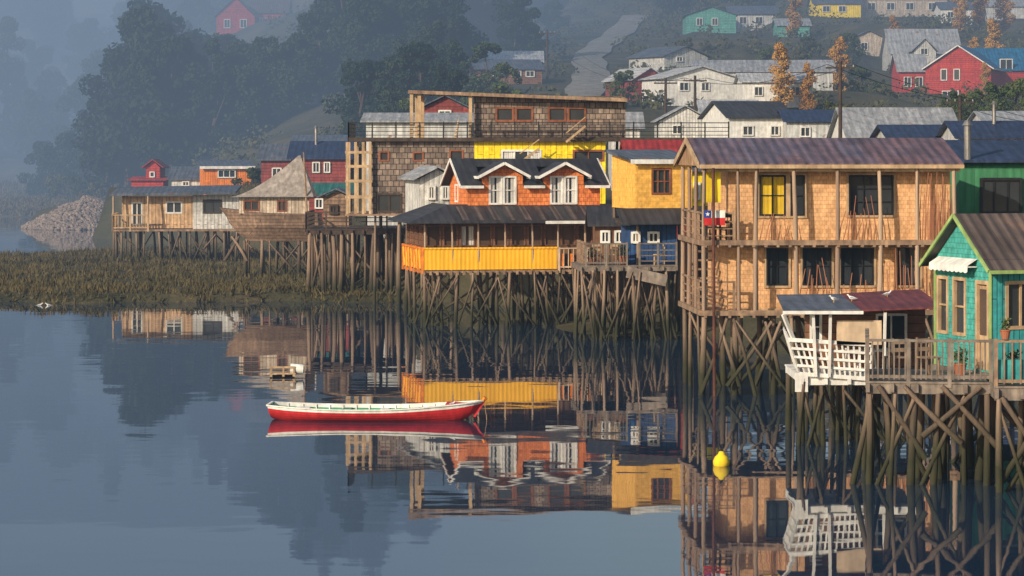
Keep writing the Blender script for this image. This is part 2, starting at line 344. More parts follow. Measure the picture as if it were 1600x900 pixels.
def simple_house(px0,px1,pe,pr,pb,d,wm,rm,label,name='wooden_house',ridge='x',depth=7,yaw=0,wins=(),trim=None,chim=None,over=.35,drop=4,cat='house',fm='paint_white',padr=None,group=None,st=0):
    s=d/F; w=(px1-px0)*s; zb=PZ(pb,d); ze=PZ(pe,d)-zb; zr=PZ(pr,d)-zb
    T=thing(name,label,cat,(PX(px0,d),d,zb),yaw,group)
    HB.append((px0,px1,pb,d,min(pe,pr)))
    mb=MB()
    if ridge=='x':
        mb.prism([(0,-drop),(depth,-drop),(depth,ze),(depth/2,zr-.06),(0,ze)],0,w,'x'); mb.obj('wall',wm,T)
        R=gable_roof(T,-over,w+over,-over,depth+over,ze-.05,zr,'x',.09,rm,trim)
    elif ridge=='y':
        mb.prism([(0,-drop),(w,-drop),(w,ze),(w/2,zr-.06),(0,ze)],0,depth,'y'); mb.obj('wall',wm,T)
        R=gable_roof(T,-over,w+over,-over,depth+over,ze-.05,zr,'y',.09,rm,trim)
    else:
        mb.prism([(0,-drop),(depth,-drop),(depth,zr-.01),(0,ze-.01)],0,w,'x'); mb.obj('wall',wm,T)
        q=MB(); q.slab([(-over,-over,ze),(w+over,-over,ze),(w+over,depth+over,zr),(-over,depth+over,zr)],.1); R=q.obj('roof',rm,T)
        if trim:
            t=MB(); t.box(-over,w+over,-over-.04,-over-.002,ze-.1,ze+.13); t.obj('fascia',trim,R)
    for wi in wins:
        a,b,c,e=wi[:4]; window(T,(a-px0)*s,(b-px0)*s,PZ(e,d)-zb,PZ(c,d)-zb,-.1,cols=wi[4] if len(wi)>4 else 2,rows=1,fm=fm,fw=.09)
    if chim:
        q=MB(); x=(chim-px0)*s; q.cyl((x,depth*.4,ze),(x,depth*.4,zr+1.1),.12,.12,10); q.cyl((x,depth*.4,zr+1.12),(x,depth*.4,zr+1.3),.2,.08,10); q.obj('chimney','metal_pipe',R)
    if st: stilts(T,.1,w-.1,st,[.1,depth-.1],-drop+.05,-zb-.6,.09,.3)
    c,sn=math.cos(math.radians(yaw)),math.sin(math.radians(yaw))
    cx=w/2*c-depth/2*sn; cy=w/2*sn+depth/2*c
    if padr!=0: pad(PX(px0,d)+cx,d+cy,padr or max(w,depth)*.6,zb)
    return T
# ================================================================ HOUSE A: big cedar shingle house
d=97.; s=d/F; P0=1138
A=thing('stilt_house','two-storey cedar shingle stilt house with pole balconies over the water','house',(PX(P0,d),d,0),3.5)
u=lambda p:(p-P0)*s
v=lambda p:PZ(p,d)
W=u(1488); D=5.4; SD=-1.0
hol=[(1187,1228,274,337),(1236,1258,274,337),(1328,1398,274,336),(1198,1232,386,446),(1255,1300,386,446),(1315,1367,385,446),(1405,1440,386,446)]
hl=[(u(a),u(b),v(e),v(c)) for a,b,c,e in hol]
mb=MB(); mb.wall(0,W,v(487),v(259),0,.15,hl); mb.box(0,W,D-.15,D,v(487),v(259)); mb.box(W-.15,W,.151,D-.151,v(487),v(259)); mb.box(0,.15,.151,D-.151,v(487),v(259))
mb.obj('wall','shingle_cedar',A)
for i,h in enumerate(hl):
    window(A,*h,0,cols=[2,1,3,2,2,3,2][i],rows=[2,2,3,2,2,2,2][i],fm='black_metal',fw=.05,gm='glass' ,curt='curtain_yellow' if i==0 else None,cw=.9)
mb=MB()
for h in hl:
    mb.box(h[0]-.09,h[0]-.012,-.05,-.003,h[2]-.09,h[3]+.09); mb.box(h[1]+.012,h[1]+.09,-.05,-.003,h[2]-.09,h[3]+.09)
    mb.box(h[0]-.012,h[1]+.012,-.05,-.003,h[3]+.012,h[3]+.09); mb.box(h[0]-.012,h[1]+.012,-.06,-.003,h[2]-.09,h[2]-.012)
mb.box(0,W,-.06,-.004,v(383)-.1,v(383)); mb.box(0,W,-.06,-.004,v(486)-.02,v(482)); 
mb.obj('trim','wood_pale',A)
rl=SD-.1; yr=(D-.25)/2
R=gable_roof(A,rl,W+.3,-.85,D+.6,v(258),8.66,'x',.07,'roof_purple')
t=MB(); x=rl-.04; t.beam((x,-.87,v(258)),(x,yr,8.64),.06,.2); t.beam((x,yr,8.64),(x,D+.6,v(258)),.06,.2)
t.box(rl,W+.3,-.9,-.86,v(263),v(257)); t.box(SD,W+.2,-.72,-.6,v(268),v(262))
t.obj('fascia','wood_pale',R)
g=MB(); g.prism([(-.8,v(259)),(D+.5,v(259)),(yr,8.58)],SD-.06,SD+.02,'x'); g.obj('gable','wood_raw',A)
for nm,q0 in (('balcony',376),('deck',485)):
    g=MB(); g.box(SD,W+.15,-.78,-.003,v(q0+5),v(q0)); g.box(SD,-.003,0,D,v(q0+5),v(q0)); g.box(SD-.02,W+.17,-.86,-.79,v(q0+6),v(q0-2)); g.box(SD-.08,SD-.01,-.8,D,v(q0+6),v(q0-2))
    if nm=='deck': g.box(0.0,W,.0,D,v(489),v(487.2))
    for i in range(22): x=SD+.1+i*(W-SD)/21; g.box(x-.04,x+.04,-.97,-.1,v(q0+9),v(q0+5.4))
    g.obj(nm,'wood_beam',A)
for p in (1178,1237,1303,1370,1430,1487): pole(A,(u(p)+random.uniform(-.06,.06),-.72,v(486)),(u(p)+random.uniform(-.04,.04),-.7,v(262)),.085,'post','post_wood')
for y in (-.72,1.4,3.4,D-.1): pole(A,(SD+.08,y,v(486)),(SD+.08,y,v(262)),.08,'post','post_wood')
pole(A,(u(1150),-.72,v(486)),(u(1148),-.7,v(262)),.06,'post','post_wood')
g=MB(); g.cyl((u(1110),-1.05,-.9),(u(1108),-1.02,v(262)),.055,.05,8); g.obj('drain_pipe','rusty_metal',A,'rusty vertical pipe')
for q0,hh in ((376,.95),(485,1.)):
    railing(A,(SD+.08,-.7),(0.1,-.7),v(q0),hh,1.1,kind='h',m='wood_beam'); railing(A,(SD+.08,-.7),(SD+.08,D-.1),v(q0),hh,1.5,kind='h',m='wood_beam')
g=MB()
for i in range(7): g.box(-.85,-.15,.5+i*.3,.85+i*.3,v(485)+.1+i*.3,v(485)+.16+i*.3)
g.obj('stair','wood_beam',A)
def sticks(P,x0,x1,z0,z1,y,n,fan,m='stick_wood'):
    g=MB()
    for i in range(n):
        t=i/(n-1); x=x0+(x1-x0)*t+random.uniform(-.03,.03); zt=z0+(z1-z0)*random.uniform(.55,1)
        a=Vector((x,y,z0)); b=Vector((x+fan*(.5-t)+random.uniform(-.08,.08),y+random.uniform(-.03,.03),zt)); mi=(a+b)/2+Vector((random.uniform(-.05,.05),0,0))
        g.cyl(a,mi,.020,.016,5); g.cyl(mi,b,.016,.011,5)
    g.obj('stick_screen',m,P)
for (a,b,n,zt,f) in ((1183,1232,8,330,.5),(1308,1365,10,300,.5),(1436,1484,20,266,.1)): sticks(A,u(a),u(b),v(376),v(zt),-.68,n,f)
for (a,b,n,zt,f) in ((1240,1300,8,400,.6),(1307,1366,8,425,.3),(1374,1428,12,384,.1),(1436,1470,6,400,.2)): sticks(A,u(a),u(b),v(485),v(zt),-.68,n,f)
stilts(A,SD+.1,W,9,[-.7,1.2,3.2,5.],v(490),-.8,.1,.6)
for (a,b,zb,zt) in ((1090,1130,610,495),(1150,1115,600,495),(1180,1140,640,495),(1215,1190,600,500),(1175,1215,600,500),(1130,1200,600,500)): pole(A,(u(a),-.85,max(-.5,v(zb))),(u(b),-.85,v(zt)),.07,'brace')
def chair(loc,rz,m,label,grp=None,name='patio_chair'):
    C=thing(name,label,'chair',loc,rz,grp)
    for x in(-.2,.2):
        for y in(-.2,.2): g=MB(); g.box(x-.022,x+.022,y-.022,y+.022,0,.43 if y<0 else .95); g.obj('leg',m,C)
    g=MB(); g.box(-.24,.24,-.24,.17,.431,.47); g.obj('seat',m,C); g=MB(); g.box(-.17,.17,.18,.22,.6,.7); g.box(-.17,.17,.18,.22,.8,.92); g.obj('backrest',m,C)
chair((A.location.x-.55,d-.35,v(376)),20,'black_metal','black metal chair on the wooden balcony')
chair((A.location.x-.2,d-.35,v(376)),200,'black_metal','black metal chair on the wooden balcony')
def sheet(x0,x1,z0,z1,y,m,name,P,n=8):
    g=MB(); vs=[]
    for i in range(n+1):
        t=i/n; x=x0+(x1-x0)*t; yy=y+.03*math.sin(x*9); vs+=[(x,yy,z1),(x,yy+.01,z0)]
    g.add(vs,[(2*i,2*i+2,2*i+3,2*i+1) for i in range(n)]); return g.obj(name,m,P)
T=thing('yellow_sheet','bright yellow sheet hung from the balcony beam','cloth',tuple(A.location),3.5); sheet(u(1101),u(1124),v(316),v(268),-.3,'cloth_yellow','cloth_sheet',T)
T=thing('flag','small red white and blue flag with a star on the balcony','flag',tuple(A.location),3.5)
fx,fz=SD+.05,v(376)+.55
g=MB(); g.cyl((fx-.02,-.86,v(376)+.2),(fx-.02,-.86,fz+.75),.015,.012,6); fp=g.obj('flag_pole','wood_pale',T)
sheet(fx,fx+.72,fz,fz+.25,-.86,'cloth_red','red_field',T); sheet(fx+.25,fx+.72,fz+.25,fz+.5,-.86,'paint_white','white_field',T,5); bl=sheet(fx,fx+.25,fz+.25,fz+.5,-.86,'cloth_blue','blue_canton',T,4)
g=MB(); pts=[]
for i in range(10): rr=.085 if i%2==0 else .035; a=math.pi/2+i*math.pi/5; pts.append((fx+.125+rr*math.cos(a),-.905,fz+.375+rr*math.sin(a)))
g.add(pts,[tuple(range(10))]); g.obj('star','paint_white',bl)
# ================================================================ HOUSE B green behind
d=104.; s=d/F
B=simple_house(1499,1640,252,222,345,d,'paint_green','roof_navy','green corrugated house with dark navy roof beside the cedar house','green_house','x',8,0,[(1531,1596,278,334,3)],drop=2.5,fm='black_metal',padr=0)
pc=MB(); pc.cyl((.28,-.1,PZ(250,d)-PZ(345,d)),(.28,-.1,PZ(196,d)-PZ(345,d)),.13,.13,12); pc.cyl((.28,-.1,PZ(196,d)-PZ(345,d)),(.28,-.1,PZ(188,d)-PZ(345,d)),.2,.1,12); pc.obj('chimney','metal_pipe',B)
stilts(B,0,3.3,4,[0,3],-2.4,-PZ(345,d)-.5,.1,.4)
# ================================================================ HOUSE C teal
d=73.; s=d/F; TH=18
Cc=thing('teal_house','turquoise shingled cabin with brown corrugated roof on stilts','house',(PX(1549,d),d,0),TH)
D=3.2; W=6.; fl=2.6; ev=PZ(411,d); rd=6.6
gm_=LM(0,D); U=lambda p:(p-1456)/91*D
zz=lambda p:PZ(p,74.5)
hg=[(U(1460),U(1478),zz(525),zz(434)),(U(1486),U(1507),zz(525),zz(434)),(U(1524),U(1544),fl+.05,zz(440))]
mb=MB(gm_); mb.wall(0,D,fl,ev,0,.12,hg); mb.M=I4
sh=[(.40,1.75,PZ(515,d),PZ(440,d)),(2.6,4.,PZ(515,d),PZ(440,d))]
g2=MB(); g2.wall(.0,W,fl,ev,-.003,.12,sh); g2.box(.12,W,D-.12,D,fl,ev); g2.obj('wall','board_teal',Cc,'side wall of vertical turquoise boards')
mb.prism([(0,ev+.001),(D,ev+.001),(D/2,rd-.03)],0.0,.12,'x'); mb.obj('wall','shingle_teal',Cc,'gable wall of turquoise shingles')
gable_roof(Cc,-.25,W+.2,-.35,D+.35,ev-.22,rd,'x',.06,'roof_rust','paint_lime_trim',k=.09)
for i,h in enumerate(hg[:2]): window(Cc,*h,0,gm_,cols=1,rows=2,fm='wood_pale',fw=.08,gm='glass')
g=MB(gm_); h=hg[2]; g.box(h[0]+.02,h[1]-.02,.05,.1,h[2],h[3]-.02); dr=g.obj('door','wood_pale',Cc)
g=MB(gm_); g.box(h[0]+.12,h[1]-.12,.02,.048,h[2]+.9,h[3]-.15); g.obj('door_glass','glass_warm',dr)
g=MB(gm_); g.box(h[0]-.02,h[0]+.08,-.04,.11,h[2],h[3]+.08); g.box(h[1]-.08,h[1]+.02,-.04,.11,h[2],h[3]+.08); g.box(h[0]+.081,h[1]-.081,-.04,.11,h[3]-.02,h[3]+.08); g.obj('frame','wood_pale',dr)
for h in sh: window(Cc,*h,-.003,cols=3,rows=1,fm='wood_pale',fw=.08)
g=MB(gm_); g.box(D-.1,D+.03,-.03,.0,fl,ev-.1); g.obj('corner_board','paint_lime_trim',Cc)
g=MB(gm_); g.box(-.03,.1,-.03,-.001,fl,ev-.1); g.obj('corner_board','paint_lime_trim',Cc)
g=MB(gm_); a0,a1=U(1463),U(1526); za,zb_=zz(403),zz(413); n=60; vs=[]
for i in range(n+1):
    t=i/n; x=a0+(a1-a0)*t; sc=.035*abs(math.sin(t*9*math.pi)); vs+=[(x,-.02,za),(x,-.3,zb_),(x,-.31,zb_-.16-sc)]
fs=[]
for i in range(n): k=3*i; fs+=[(k,k+3,k+4,k+1),(k+1,k+4,k+5,k+2)]
g.add(vs,fs); g.box(a0,a1,-.29,-.04,zb_-.05,zb_-.02); g.obj('awning','paint_white',Cc,'white awning with scalloped edge')
stilts(Cc,.2,W,5,[.2,1.6,3.],fl-.02,-.9,.1,.6)
g=MB(); g.box(-.1,W,-.1,D+.1,fl-.16,fl-.004); g.obj('floor','wood_grey',Cc)
d=71.; s=d/F; K=thing('wooden_terrace','weathered grey plank terrace with slatted railing on crooked stilts','terrace',(PX(1352,d),d,0),-7)
u=lambda p:(p-1352)*s
dz=2.56
deck(K,0,u(1548),0,4.,dz,.26,'wood_grey')
railing(K,(0.05,.05),(u(1546),.05),dz,1.02,1.05,.13,'v','wood_grey',.08)
railing(K,(0.05,.1),(0.05,3.9),dz,1.02,1.2,.14,'v','wood_grey',.08)
stilts(K,.1,u(1540),6,[.1,1.5,2.9],dz-.3,-.9,.095,.3,.2)
for (a,b,c,e) in ((1372,602,1445,715),(1412,602,1500,690),(1470,602,1560,700),(1530,602,1440,680)):
    pole(K,(u(c),-.12,PZ(e,d)),(u(a),-.1,PZ(b,d)),.075,'brace')
pole(K,(u(1325),-.1,-.5),(u(1362),.1,dz-.3),.08,'brace')
d=69.5; s=d/F; K2=thing('side_terrace','plank terrace with turquoise boarded railing and planters','terrace',(PX(1551,d),d,0),-4)
deck(K2,.03,3.2,0,3.2,2.56,.3,'wood_grey')
railing(K2,(.08,.06),(3.1,.06),2.56,1.1,1.3,.2,'v','wood_beam',.08); g=MB(); g.box(.1,3.1,.12,.16,2.6,3.2); g.obj('panel','board_teal',K2,'turquoise lower panel')
stilts(K2,.15,3.1,5,[.1,1.5,2.9],2.25,-.9,.105,.5,.25)
for (a,c) in ((.2,1.6),(1.5,.1),(1.9,3.1)): pole(K2,(c,-.1,.1),(a,-.1,2.3),.08,'brace')
def pot(x,y,z,sc=1.,m='leaf_green',lab='terracotta pot with a small green plant on the terrace'):
    FP=thing('flower_pot',lab,'plant pot',(x,y,z),0,'potted plants on the terrace'); FP.scale=(sc,sc,sc)
    g=MB(); g.cyl((0,0,0),(0,0,.2),.09,.13,14); g.cyl((0,0,.2),(0,0,.23),.145,.145,14); g.obj('pot','terracotta',FP)
    g=MB()
    for i in range(150):
        a=random.uniform(0,6.28); r=random.uniform(.0,.16); zz_=random.uniform(.22,.5); c=Vector((r*math.cos(a),r*math.sin(a),zz_)); q=Vector([random.uniform(-.05,.05) for _ in range(3)]); w_=Vector([random.uniform(-.04,.04) for _ in range(3)]); g.add([c,c+q,c+q+w_,c+w_],[(0,1,2,3)])
    g.obj('plant',m,FP)
pot(PX(1573,69.3),69.5,2.56+1.15); pot(PX(1592,69.3),70.2,2.56,1.6); pot(PX(1500,73),73.0,2.56,1.3)
# ================================================================ D boat-shaped white terrace
d=80.; s=d/F; Dd=thing('boat_shaped_terrace','white terrace with slatted prow-shaped railing and tin canopy on stilts','terrace',(PX(1232,d),d,0),0)
u=lambda p:(p-1232)*s; v=lambda p:PZ(p,d)
g=MB(); 
def lat(p0t,p1t,p0b,p1b,nv,nh,w=.05,m=g):
    p0t,p1t,p0b,p1b=map(Vector,(p0t,p1t,p0b,p1b))
    for i in range(nv+1): t=i/nv; m.beam(p0b.lerp(p1b,t),p0t.lerp(p1t,t),w,w*.7)
    for j in range(nh+1): t=j/nh; a=p0b.lerp(p0t,t)+Vector((0,-.035,0)); b=p1b.lerp(p1t,t)+Vector((0,-.035,0)); m.beam(a,b,w*.6,w*(2.2 if j in(0,nh) else 1.4))
lat((u(1232),-.15,v(530)),(u(1360),-.15,v(538)),(u(1250),0,v(584)),(u(1360),0,v(592)),14,4)
lat((u(1232),-.15,v(530)),(u(1240),3.,v(524)),(u(1250),0,v(584)),(u(1256),3,v(578)),8,4)
g.obj('railing','paint_white',Dd,'white slatted railing')
g=MB(); g.box(u(1242),u(1262),-.06,-.02,v(612),v(582)); g.obj('prow_board','paint_white',Dd)
g=MB(); g.beam((u(1222),-.32,v(490)),(u(1240),-.1,v(532)),.08,.1); g.obj('post','paint_white',Dd)
deck(Dd,u(1250),u(1440),.02,4.5,v(588),.2,'paint_white')
g=MB(); g.slab([(u(1222),-.55,v(486)),(u(1340),-.55,v(484)),(u(1340),4.2,v(474)),(u(1235),4.2,v(475))],.05); r1=g.obj('roof','roof_slate',Dd)
g=MB(); g.slab([(u(1340)+.01,-.55,v(485)),(u(1470),-.55,v(480)),(u(1470),4.2,v(466)),(u(1340)+.01,4.2,v(473))],.05); g.obj('roof','roof_wine',Dd,'faded red roof panel')
g=MB(); g.box(u(1220),u(1345),-.6,-.56,v(489),v(484)); g.obj('fascia','paint_white',r1)
for p in (1268,1295,1380): 
    q=MB(); q.beam((u(p+6 if p<1290 else p),-.1,v(588)),(u(p),-.4,v(486)),.08,.08); q.obj('post','paint_white',Dd)
g=MB(); g.wall(u(1275),u(1470),v(588),v(477),3.,.1,[(u(1283),u(1302),v(545),v(498)),(u(1390),u(1440),v(560),v(500))]); g.obj('wall','paint_brown',Dd)
window(Dd,u(1283),u(1302),v(545),v(498),3.,cols=1,rows=2); window(Dd,u(1390),u(1440),v(560),v(500),3.,cols=2)
g=MB(); g.box(u(1306),u(1376),-.2,-.15,v(538),v(500)); g.obj('notice_board','paint_cream',Dd,'blank cream plywood board')
g=MB()
for i in range(5): x=u(1330)+i*.28; g.beam((x,1.,v(588)),(x+random.uniform(-.1,.1),1.1,v(548)),.05,.05); 
g.beam((u(1320),1,v(552)),(u(1400),1,v(552)),.08,.06); g.obj('inner_bench','paint_white',Dd)
stilts(Dd,u(1256),u(1440),6,[.1,1.6,3.1,4.3],v(596),-.9,.09,.5,.2)
# ================================================================ HOUSE F orange
d=133.; s=d/F; Ff=thing('restaurant_house','orange stilt house with two dormers, glazed veranda and yellow balcony','house',(PX(662,d),d,0),12)
u=lambda p:(p-662)*s/.965; v=lambda p:PZ(p,d)
W=u(960); D=5.6
g=MB(); g.box(-.02,W,0,D,v(427),v(423)); 
for i in range(30): x=i*W/29; g.box(x-.05,x+.05,-.15,0,v(430),v(424))
g.obj('floor','wood_beam',Ff)
g=MB(); Wb=u(868); g.box(0,u(768),-.06,-.005,v(422),v(390)); g.box(u(768)+.005,Wb,-.055,-.005,v(422),v(389.9)); g.box(-.03,Wb+.02,-.1,.02,v(389.8),v(387)); g.obj('balcony_panel','corrug_yellow',Ff,'yellow corrugated balcony front')
railing(Ff,(-.06,-.02),(-.06,D-.3),v(423),1.05,1.1,.2,'v','paint_orange',.1)
g=MB()
for i in range(7): y=.4+i*.72; g.beam((-.1,y,v(421)),(-.1,y+.35,v(391)),.03,.22)
g.obj('balcony_panel','corrug_yellow',Ff,'orange-yellow side slats')
g=MB(); nx=11; hs=[]
x0=.15
for i in range(nx): a=x0+(W-.3)*i/nx+.06; b=x0+(W-.3)*(i+1)/nx-.06; hs.append((a,b,v(386),v(353)))
g.wall(x0,W-.1,v(423),v(345),.5,.1,hs); g.M=LM(x0,D); hs2=[(.3+i*1.25,.3+i*1.25+1.05,v(386),v(353)) for i in range(4)]; g.wall(0,D-.5,v(423),v(345),0,.1,hs2); g.obj('wall','veranda_brown',Ff)
for i,h in enumerate(hs): window(Ff,*h,.5,cols=1,rows=1,fm='paint_brown',gm='glass_warm',fw=.05,curt='curtain' if i in(2,) else None)
for h in hs2: window(Ff,*h,0,LM(x0,D),cols=1,rows=1,fm='paint_brown',gm='glass_warm',fw=.05)
for i in range(8): pole(Ff,(.05+i*W/7.2,.02,v(423)),(.05+i*W/7.2,.02,v(349)),.06,'post','post_wood')
g=MB(); ze=v(349); zt=v(323); g.slab([(-.75,-.6,ze),(W+.2,-.6,ze),(W+.2,1.7,zt),(1.5,1.7,zt)],.07); g.slab([(-.75,D+.3,ze),(-.755,-.6,ze),(1.495,1.7,zt),(1.5,D+.3,zt)],.07); R=g.obj('roof','roof_dark',Ff,'dark corrugated veranda roof')
g=MB(); g.box(u(846),W+.2,-.66,-.61,ze-.04,ze+.1); g.obj('fascia','paint_white',R)
for i in range(9): g=MB(); x=1.8+i*.75; g.slab([(x,-.4,ze+.145),(x+.3,-.4,ze+.145),(x+.3,1.4,zt-.03),(x,1.4,zt-.03)],.012); g.obj('roof_patch','roof_rust',R)
xa,xb=u(740),u(948); ya,yb=1.55,6.2; eu=v(289); ru=7.78; ym=(ya+yb)/2
dn=[(u(794),.98),(u(890),.98)]; whs=[]
for c,hw in dn: whs.append((c-.68,c+.68,v(321),v(276)))
g=MB()
g.wall(xa,xb,v(330),eu,ya,.14,[(a,b,c_,min(e_,eu)) for a,b,c_,e_ in whs])
g.box(xa,xa+.14,ya+.141,yb,v(330),eu); g.prism([(ya,eu+.001),(yb,eu+.001),(ym,ru-.06)],xa,xa+.14,'x'); g.prism([(ya,eu+.001),(yb,eu+.001),(ym,ru-.06)],xb-.14,xb,'x'); g.box(xb-.14,xb,ya+.141,yb,v(330),eu)
for c,hw in dn:
    g.prism([(c-hw,eu+.001),(c-.68,eu+.001),(c-.68,v(276)),(c+.68,v(276)),(c+.68,eu+.001),(c+hw,eu+.001),(c+hw,v(275)),(c,v(258)),(c-hw,v(275))],ya-.02,ya+.12,'y')
    g.box(c-hw,c-hw+.1,ya+.12,ya+1.6,eu,v(277)); g.box(c+hw-.1,c+hw,ya+.12,ya+1.6,eu,v(277))
g.obj('wall','shingle_orange',Ff)
y0,y1,e0=ya-.3,yb+.3,eu-.14
g=MB(); t=MB(); sg=[(xa-.4,dn[0][0]-.98),(dn[0][0]+.98,dn[1][0]-.98),(dn[1][0]+.98,xb+.4)]
for a,b in sg: g.slab([(a,y0,e0),(b,y0,e0),(b,ym,ru),(a,ym,ru)],.07); t.beam((a,y0-.04,e0+.02),(b,y0-.04,e0+.02),.05,.13)
for c,hw in dn:
    zc=e0+(ru-e0)*.75; yc=y0+(ym-y0)*.75; g.slab([(c-.98,yc,zc),(c+.98,yc,zc),(c+.98,ym,ru),(c-.98,ym,ru)],.07)
g.slab([(xa-.4,ym+.002,ru),(xb+.4,ym+.002,ru),(xb+.4,y1,e0),(xa-.4,y1,e0)],.07); R=g.obj('roof','roof_dark',Ff)
for x in(xa-.43,xb+.43): t.beam((x,y0-.02,e0+.02),(x,ym,ru+.02),.05,.14); t.beam((x,ym,ru+.02),(x,y1,e0+.02),.05,.14)
t.obj('fascia','paint_white',R)
for (c,hw),h in zip(dn,whs):
    gable_roof(Ff,c-hw-.25,c+hw+.25,ya-.45,ym,v(278),v(256),'y',.07,'roof_dark','paint_white','dormer_roof')
    for k in(0,1): window(Ff,h[0]+.02+k*.68,h[0]+.66+k*.68,h[2],h[3],ya-.025,cols=1,rows=2,fw=.075,curt='curtain',cw=.42)
window(Ff,1.4,2.2,v(319),v(290),-.0,LM(xa,yb),cols=2,rows=1,fw=.08)
stilts(Ff,.05,W,12,[.05,1.5,3.,4.5],v(427),-.6,.085,.8,.2)
railing(Ff,(Wb+.1,-.05),(W,-.05),v(423),1.,.8,.22,'v','paint_cream',.07)
for i in range(5): g=MB(); x=Wb+.2+i*.42; g.box(x,x+.14,-.02,.03,v(421),v(398)); g.obj('balcony_panel','paint_orange',Ff,'orange slat')
d=124.; s=d/F; Mt=thing('wooden_terrace','grey weathered plank terrace with railings on tall stilts','terrace',(PX(905,d),d,0),4)
u=lambda p:(p-905)*s; v=lambda p:PZ(p,d)
deck(Mt,0,u(1060),0,4.2,v(415),.2,'wood_grey')
railing(Mt,(0.3,.05),(u(980),.05),v(415),.95,.9,.16,'v','wood_grey',.07); railing(Mt,(u(1000),.05),(u(1058),.05),v(415),.95,.9,.14,'h','wood_grey',.07)
railing(Mt,(0.3,.1),(.3,4),v(415),.95,.9,.16,'h','wood_beam',.07)
g=MB(); g.beam((u(980),.0,v(425)),(u(1040),-.6,v(438)),.05,.5); g.obj('ramp','wood_grey',Mt)
stilts(Mt,0.1,u(1058),9,[.1,1.4,2.8,4.],v(422),-.6,.085,.8,.25)
simple_house(978,1058,352,346,412,125.6,'paint_blue','roof_dark','dark blue boarded frontage on the plank terrace','blue_annex','flat',2.4,3,[(986,1000,362,380),(1012,1030,362,380)],padr=0,drop=0,cat='annex')
simple_house(930,985,352,326,412,129.,'veranda_brown','roof_dark','low brown annex with dark sloping roof','annex_house','x',4,0,[(938,953,360,380),(960,975,360,380)],padr=0,drop=0,st=3)
for p,r in ((935,20),(960,190),(1030,260)): chair((PX(p,125),124.9,PZ(415,124)),r,'wood_pale','plain wooden chair standing on the plank terrace','chairs on the plank terrace','terrace_chair')
for p,r in ((1400,200),(1450,30)): chair((PX(p,73),73,2.56),r,'wood_beam','plain wooden chair standing on the plank terrace','chairs on the plank terrace','terrace_chair')
pot(PX(925,124),124.4,PZ(415,124),1.5); pot(PX(975,124),124.5,PZ(415,124),1.8)
# ================================================================ HOUSE E ochre
d=125.5; s=d/F
E=thing('ochre_house','ochre yellow shingled house with grey roof and brown window','house',(PX(993,d),d,0),13)
u=lambda p:(p-993)*s; v=lambda p:PZ(p,d); W=2.6; D=4.0
g=MB(); h=(u(1019),u(1051),v(304),v(263)); g.wall(0,W,v(324),v(252),0,.12,[h]); g.box(0,.12,.121,D,v(324),v(252)); g.box(W-.12,W,.121,D,v(324),v(252)); g.box(0,W,.0,D,v(326.5),v(324.1))
g.prism([(0,v(252)+.001),(D,v(252)+.001),(D,v(240))],0.002,.12,'x'); g.obj('wall','shingle_ochre',E)
window(E,*h,0,cols=3,rows=2,fm='wood_red',fw=.08)
g=MB(); g.slab([(-.3,-.3,v(252)),(W+.2,-.3,v(252)),(W+.2,D+.2,v(238)),(-.3,D+.2,v(238))],.12); R=g.obj('roof','roof_slate',E)
g=MB(); g.box(-.3,W+.2,-.35,-.303,v(256),v(249)); g.obj('fascia','paint_white',R)
g=MB(); g.slab([(-.9,-1.1,v(350)),(W+.1,-1.1,v(350)),(W+.1,-.01,v(327)),(-.9,-.01,v(327))],.05); g.obj('porch_roof','roof_dark',E)
stilts(E,.1,W,4,[.15,2,3.9],v(326.5),-.6,.09,.2)
simple_house(985,1080,241,221,262,134.,'paint_red','roof_red','house with bright red corrugated roof behind the ochre house','red_roof_house','x',5,0,drop=4,padr=0,st=3)
simple_house(1072,1128,268,260,322,133.,'yellow_bright','roof_slate','bright yellow boarded house behind the cedar balcony','yellow_house','flat',4,0,[(1084,1094,285,312)],drop=0,padr=0,st=3)
simple_house(655,712,280,262,345,141.,'plank_white','roof_grey','grey-white plank annex next to the shingled building','plank_house','y',5,10,[(668,680,290,312),(690,702,290,312)],drop=.3,padr=0,st=3)
# ================================================================ HOUSE G
d=152.; s=d/F; G=thing('shingled_building','tall grey shingled timber building with roof terrace and yellow storey','building',(PX(580,d),d,0),0)
u=lambda p:(p-580)*s; v=lambda p:PZ(p,d)
hs=[(u(592),u(608),v(252),v(236)),(u(645),u(662),v(252),v(237)),(u(702),u(724),v(254),v(234)),(u(588),u(628),v(332),v(302))]
g=MB(); g.wall(0,u(741),v(334),v(221),0,.2,hs); g.box(0,.2,.201,7,v(334),v(221)); g.obj('wall','shingle_grey',G,'grey weathered shingle wall')
for i,h in enumerate(hs[:3]): window(G,*h,0,cols=1,rows=1,fm='wood_red',fw=.08)
window(G,*hs[3],0,cols=2,rows=1,fm='wood_dark',fw=.1)
g=MB(); h1=(u(783),u(846),v(253),v(234)); h2=(u(895),u(944),v(252),v(234)); g.wall(u(741)+.01,u(946),v(334),v(221),.0,.2,[h1,h2]); g.box(u(946)-.2,u(946),.201,7,v(334),v(221)); g.obj('wall','yellow_bright',G,'bright yellow middle storey')
window(G,*h1,.0,cols=3,rows=1,fw=.1,curt='curtain',cw=.35); window(G,*h2,.0,cols=2,rows=1,fm='wood_red',fw=.1)
g=MB(); g.box(u(545),u(1138),-.32,6.5,v(221)+.002,v(216)); g.box(u(545),u(1138),-.38,-.323,v(221),v(215)); g.obj('terrace','wood_dark',G)
railing(G,(u(545),-.28),(u(1138),-.28),v(216),.82,1.3,.3,'h','black_metal',.06)
railing(G,(u(545),-.28),(u(545),6),v(216),.82,1.3,.3,'h','black_metal',.06)
